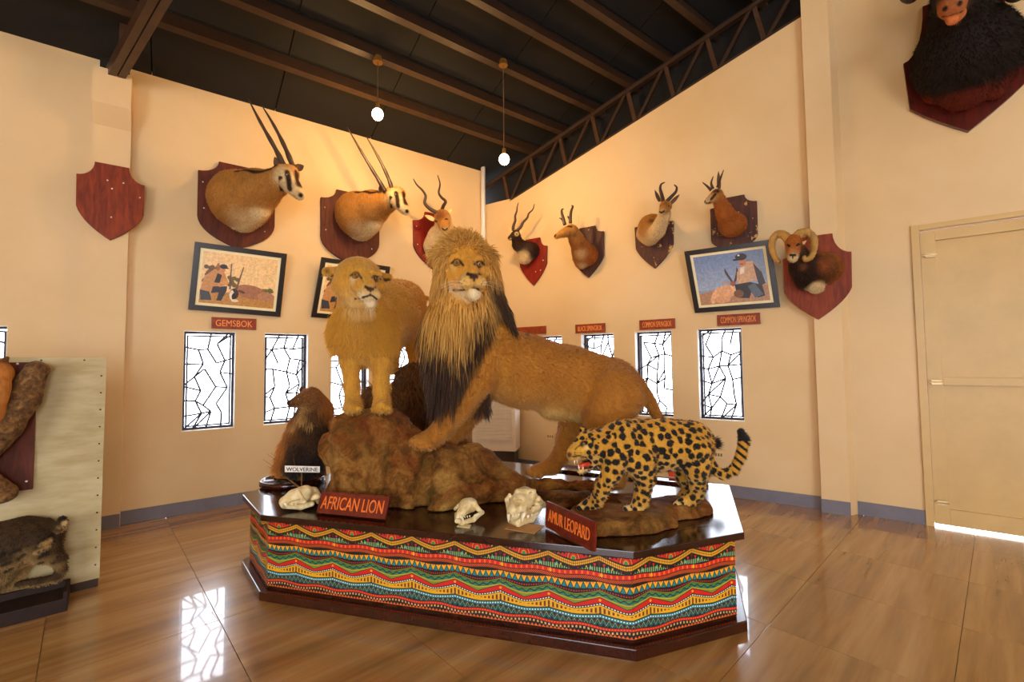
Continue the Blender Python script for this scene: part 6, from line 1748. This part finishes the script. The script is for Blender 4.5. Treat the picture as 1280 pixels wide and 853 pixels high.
m = MB(); m.box(BW.at(s_l/2, 0.03, -0.012), BW.t*(-s_l)/2*0.995, BW.n*0.008, (0, 0, 0.03)); m.build('bottom_batten', plain('dark_batten', srgb(60, 38, 22), .6), board)
M_NAIL = plain('nail_head', srgb(60, 44, 30), 0.4, .5)
for k in range(12): sphere('nail', BW.at(-0.025, 0.16+k*0.125, 0.001), 0.006, M_NAIL, board, 6, 4)
for k in range(4): sphere('nail', BW.at(-0.12-k*0.22, zt_-0.02, 0.001), 0.006, M_NAIL, board, 6, 4)
# backing panel with branch and wildcat
s1_, z1_ = BW.sz(47, 453, .02); s0_, z0_ = BW.sz(38.5, 612, .02)
m = MB(); m.prism([BW.at(s_l*0.45, z0_, 0.002), BW.at(s1_, z0_, 0.002), BW.at(s1_, z1_, 0.002), BW.at(s_l*0.45, z1_, 0.002)], BW.n*0.023)
pan = tag(m.build('backing_panel', M_SH, bevel=.003), 'dark wooden backing panel screwed to the partition, behind the branch', 'panel')
for u, v in ((22, 455), (33, 602)): sphere('screw', BW.hit(u, v, .026), 0.007, M_CARD, pan, 8, 5)
def bark():
    m = Mat('rough_bark', srgb(110, 74, 36), 0.9)
    v = m.coords('Object'); f = m.noise(v, 24, 6, .7, .5); vo = m.node('ShaderNodeTexVoronoi', Scale=34.0); m.link(v, vo.inputs['Vector'])
    m.color(m.ramp(f, [(.3, srgb(44, 26, 12)), (.5, srgb(108, 74, 36)), (.7, srgb(160, 120, 64))])); m.bump(m.mix(f, vo.outputs['Distance'], .5), 1.0, .03); return m.m
M_BARK = bark()
B = Trophy(BW, .03)
B.cone((46, 463, .13, 12), (26, 500, .12, 17), (.3, .2, .1)); B.cone((26, 500, .12, 17), (0, 535, .13, 20), (.3, .2, .1)); B.cone((0, 535, .13, 20), (-40, 575, .13, 22), (.3, .2, .1)); B.cone((-34, 596, .13, 18), (4, 617, .12, 13), (.3, .2, .1))
bf = Form(B, .009, (.3, .2, .1), noise=(.010, 22, 3), smooth=1)
e_ = (bf.V-BW.o)@BW.n; k = e_ < .027; bf.V[k] += (.027-e_[k])[:, None]*BW.n; bf._bvh = None
tag(bf.build('tree_branch', M_BARK), 'thick forked bark branch fixed on the backing panel at the left edge', 'branch')
B = Trophy(BW, .02); OR = np.array(srgb(200, 130, 60))
B.ball((-6, 468, .16, 17), OR); B.cone((-12, 485, .2, 18), (-20, 520, .2, 18), OR); B.cone((2, 456, .16, 6), (9, 448, .16, 3), BROWN, sq=.6); B.cone((0, 480, .22, 9), (2, 500, .24, 6), OR); B.cone((-20, 515, .2, 18), (-40, 555, .2, 17), OR)
cf = bust(B, None, .007, OR)
cf.dab(5, 451, 4, BROWN, .6, .9)
o = cf.build('climbing_wildcat', M_TFUR); tag(o, 'orange wildcat on the branch, cut by the left picture edge', 'animal')
# bobcat on its low base
q0 = floorpt(84, 764); q1 = floorpt(0, 786); bd = q1-q0; bd /= np.linalg.norm(bd); bk_ = np.array([-bd[1], bd[0], 0])
if bk_@AXIS < 0: bk_ = -bk_
c4 = [q0, q0+bk_*0.24, q0+bk_*0.24+bd*1.2, q0+bd*1.2]
m = MB(); m.prism(c4, (0, 0, 0.085)); M_LB = wood('near_black_base_wood', srgb(22, 10, 6), srgb(48, 26, 14), 0.6, (4, 4, 4))
base_ = tag(m.build('animal_base', M_LB, bevel=.004), 'dark low wooden base under the bobcat at the left edge', 'base')
m = MB(); m.bar(q0+bd*.012+np.array([0, 0, .105]), q0+bd*.012+bk_*.24+np.array([0, 0, .105]), .02, .045); m.bar(q0+bk_*.23+np.array([0, 0, .105]), q0+bk_*.23+bd*1.2+np.array([0, 0, .105]), .02, .045); m.build('rim', M_LB, base_)
dB_ = ((q0+bk_*.15)-EYE)@AXIS
B = Solid(.03); SP = np.array(srgb(66, 46, 22)); BU = np.array(srgb(206, 168, 104)); e = dB_
B.cone((-20, 698, e-.1, 32), (30, 690, e-.04, 29), SP); B.cone((30, 690, e-.04, 29), (50, 688, e, 22), SP); B.cone((46, 692, e-.06, 21), (58, 704, e-.05, 14), SP)
B.chain([(60, 706, e-.04, 13), (73, 714, e-.02, 7.5), (76, 727, e, 5.5), (70, 737, e-.02, 5), (48, 742, e-.05, 5), (24, 745, e-.08, 4.5)], SP, k=.014)
B.chain([(30, 700, e+.08, 18), (20, 724, e+.08, 9), (14, 738, e+.08, 6)], BU*.7)
B.chain([(10, 712, e-.14, 16), (4, 730, e-.14, 10), (-6, 748, e-.14, 7), (-20, 752, e-.14, 7)], SP)
B.chain([(54, 671, e, 9), (64, 674, e-.01, 6.5), (73, 674, e-.02, 5.5), (77, 668, e-.03, 5.2), (77, 663, e-.03, 4)], SP, k=.01)
bfm = Form(B, .0075, SP, smooth=2, blend=.012); mottled(bfm, .35, 30)
bfm.C4 = None
low = np.clip(-bfm.N[:, 2], 0, 1); bfm.C = bfm.C + (BU-bfm.C)*(.8*low)[:, None]
for a, b in (((54, 690), (66, 682)), ((48, 712), (58, 706)), ((42, 722), (52, 718)), ((58, 722), (66, 718)), ((2, 722), (12, 718)), ((6, 730), (14, 726)), ((14, 706), (24, 702)), ((22, 714), (30, 708)), ((-2, 712), (6, 706))): bfm.line([a, b], 2.2, BLACK, .4, .85)
bfm.line([(52, 696), (62, 690)], 3.0, BU, .5, .8); bfm.line([(44, 706), (60, 698)], 2.6, BU, .5, .7)
g = np.random.default_rng(9)
for k in range(120):
    a, b = g.uniform(-5, 62), g.uniform(662, 706); bfm.dab(a, b, g.uniform(.7, 1.5), DARK, .4, .7)
bfm.dab(81, 668, 3.5, CREAM, .4, .9); bfm.dab(77, 662, 4, BLACK, .4, .9); bfm.dab(72, 678, 4, BLACK, .5, .6)
dz = base_ and (0.088 - bfm.V[:, 2].min())
bfm.V[:, 2] += dz
e_ = (bfm.V-BW.o)@BW.n; k = e_ < .03; bfm.V[k] += (.03-e_[k])[:, None]*BW.n
bc = tag(bfm.build('bobcat', M_TFUR), 'speckled brown bobcat with stub tail striding on the low base', 'animal')
coat(bfm, 7000, .013, bc, None, .0016, seed=44, lie=(.5, .1, -.5))
# ------------------------------------------------------------------ air cooler in the corner
M_PLAST = plain('ivory_plastic', srgb(232, 222, 202), 0.4, 0, .03); M_GRY = plain('dark_louvre_gap', srgb(120, 104, 84), 0.6)
d = 6.55
fl_, fr_ = P(590.5, 560, d), P(644.5, 560, d-.12)
fl_[2] = fr_[2] = 0
ct = fr_-fl_; cw = np.linalg.norm(ct); ct /= cw; cn = np.array([ct[1], -ct[0], 0])
if cn@(EYE-fl_) < 0: cn = -cn
cz0 = P(644, 565, d-.12)[2]; cz1 = 1.36; dep = 0.40
root = tag(empty('air_cooler', (fl_+fr_)/2), 'ivory louvred air cooler standing in the room corner behind the lion', 'air cooler')
mid = (fl_+fr_)/2 - cn*dep/2
m = MB(); m.box(mid+np.array([0, 0, (cz0+cz1)/2]), ct*cw/2, cn*dep/2, (0, 0, (cz1-cz0)/2)); m.build('housing', M_PLAST, root, bevel=.012)
lz = np.array([0, 0, 1.0])
z_hi, z_lo = cz1-.18, cz0+.16
m = MB(); m.box((fl_+fr_)/2+lz*((z_hi+z_lo)/2)+cn*.002, ct*(cw/2-.055), cn*.004, lz*((z_hi-z_lo)/2)); m.build('grille_back', M_GRY, root)
ns = 16
for k in range(ns):
    z = z_lo+(k+.5)*(z_hi-z_lo)/ns
    m = MB(); m.box((fl_+fr_)/2+lz*z+cn*.012, ct*(cw/2-.05), cn*.010+lz*-.006, lz*.016+cn*.002); m.build('louvre_slat', M_PLAST, root)
m = MB(); m.bar((fl_+fr_)/2+lz*z_lo+cn*.014, (fl_+fr_)/2+lz*z_hi+cn*.014, .012, .02, cn); m.build('centre_bar', M_PLAST, root)
for s_ in (-1, 1):
    m = MB(); m.bar((fl_+fr_)/2+ct*s_*(cw/2-.025)+lz*z_lo+cn*.006, (fl_+fr_)/2+ct*s_*(cw/2-.025)+lz*z_hi+cn*.006, .05, .012, cn); m.build('side_rail', M_PLAST, root)
m = MB(); m.box(mid+lz*(.06+(cz0-.06)/2), ct*(cw/2-.03), cn*(dep/2-.03), lz*((cz0-.06)/2)); m.build('tank', plain('dark_tank', srgb(58, 48, 40), .5), root)
for a in (-1, 1):
    for b in (-1, 1):
        w_ = MB(); c_ = mid+ct*a*(cw/2-.07)+cn*b*(dep/2-.07)+lz*.03; w_.tube([c_-ct*.012, c_+ct*.012], .03, 12); w_.build('caster', M_FRAME, root)
# ------------------------------------------------------------------ sockets
M_SOCK2 = plain('ivory_socket_plate', srgb(224, 196, 140), 0.4)
def socket(w, u0, u1, v0, v1, label):
    s0_, z1_ = w.sz(u0, v0); s1_, z0_ = w.sz(u1, v1)
    m = MB(); m.box(w.at((s0_+s1_)/2, (z0_+z1_)/2, .006), w.t*(s1_-s0_)/2, w.n*.006, (0, 0, (z1_-z0_)/2)); o = tag(m.build('wall_socket', M_SOCK2, bevel=.003), label, 'socket', 'wall sockets')
    for k in (-1, 0, 1):
        h = MB(); h.box(w.at((s0_+s1_)/2+k*(s1_-s0_)*.26, (z0_+z1_)/2, .0125), w.t*.010, w.n*.001, (0, 0, (z1_-z0_)*.22)); h.build('outlet', M_GRY, o)
socket(WR, 683, 693.5, 542, 549.5, 'ivory wall socket seen under the lion belly')
socket(WR, 892, 905, 564, 573.5, 'ivory wall socket beside the leopard tail')
print('total time', time.time()-T0)
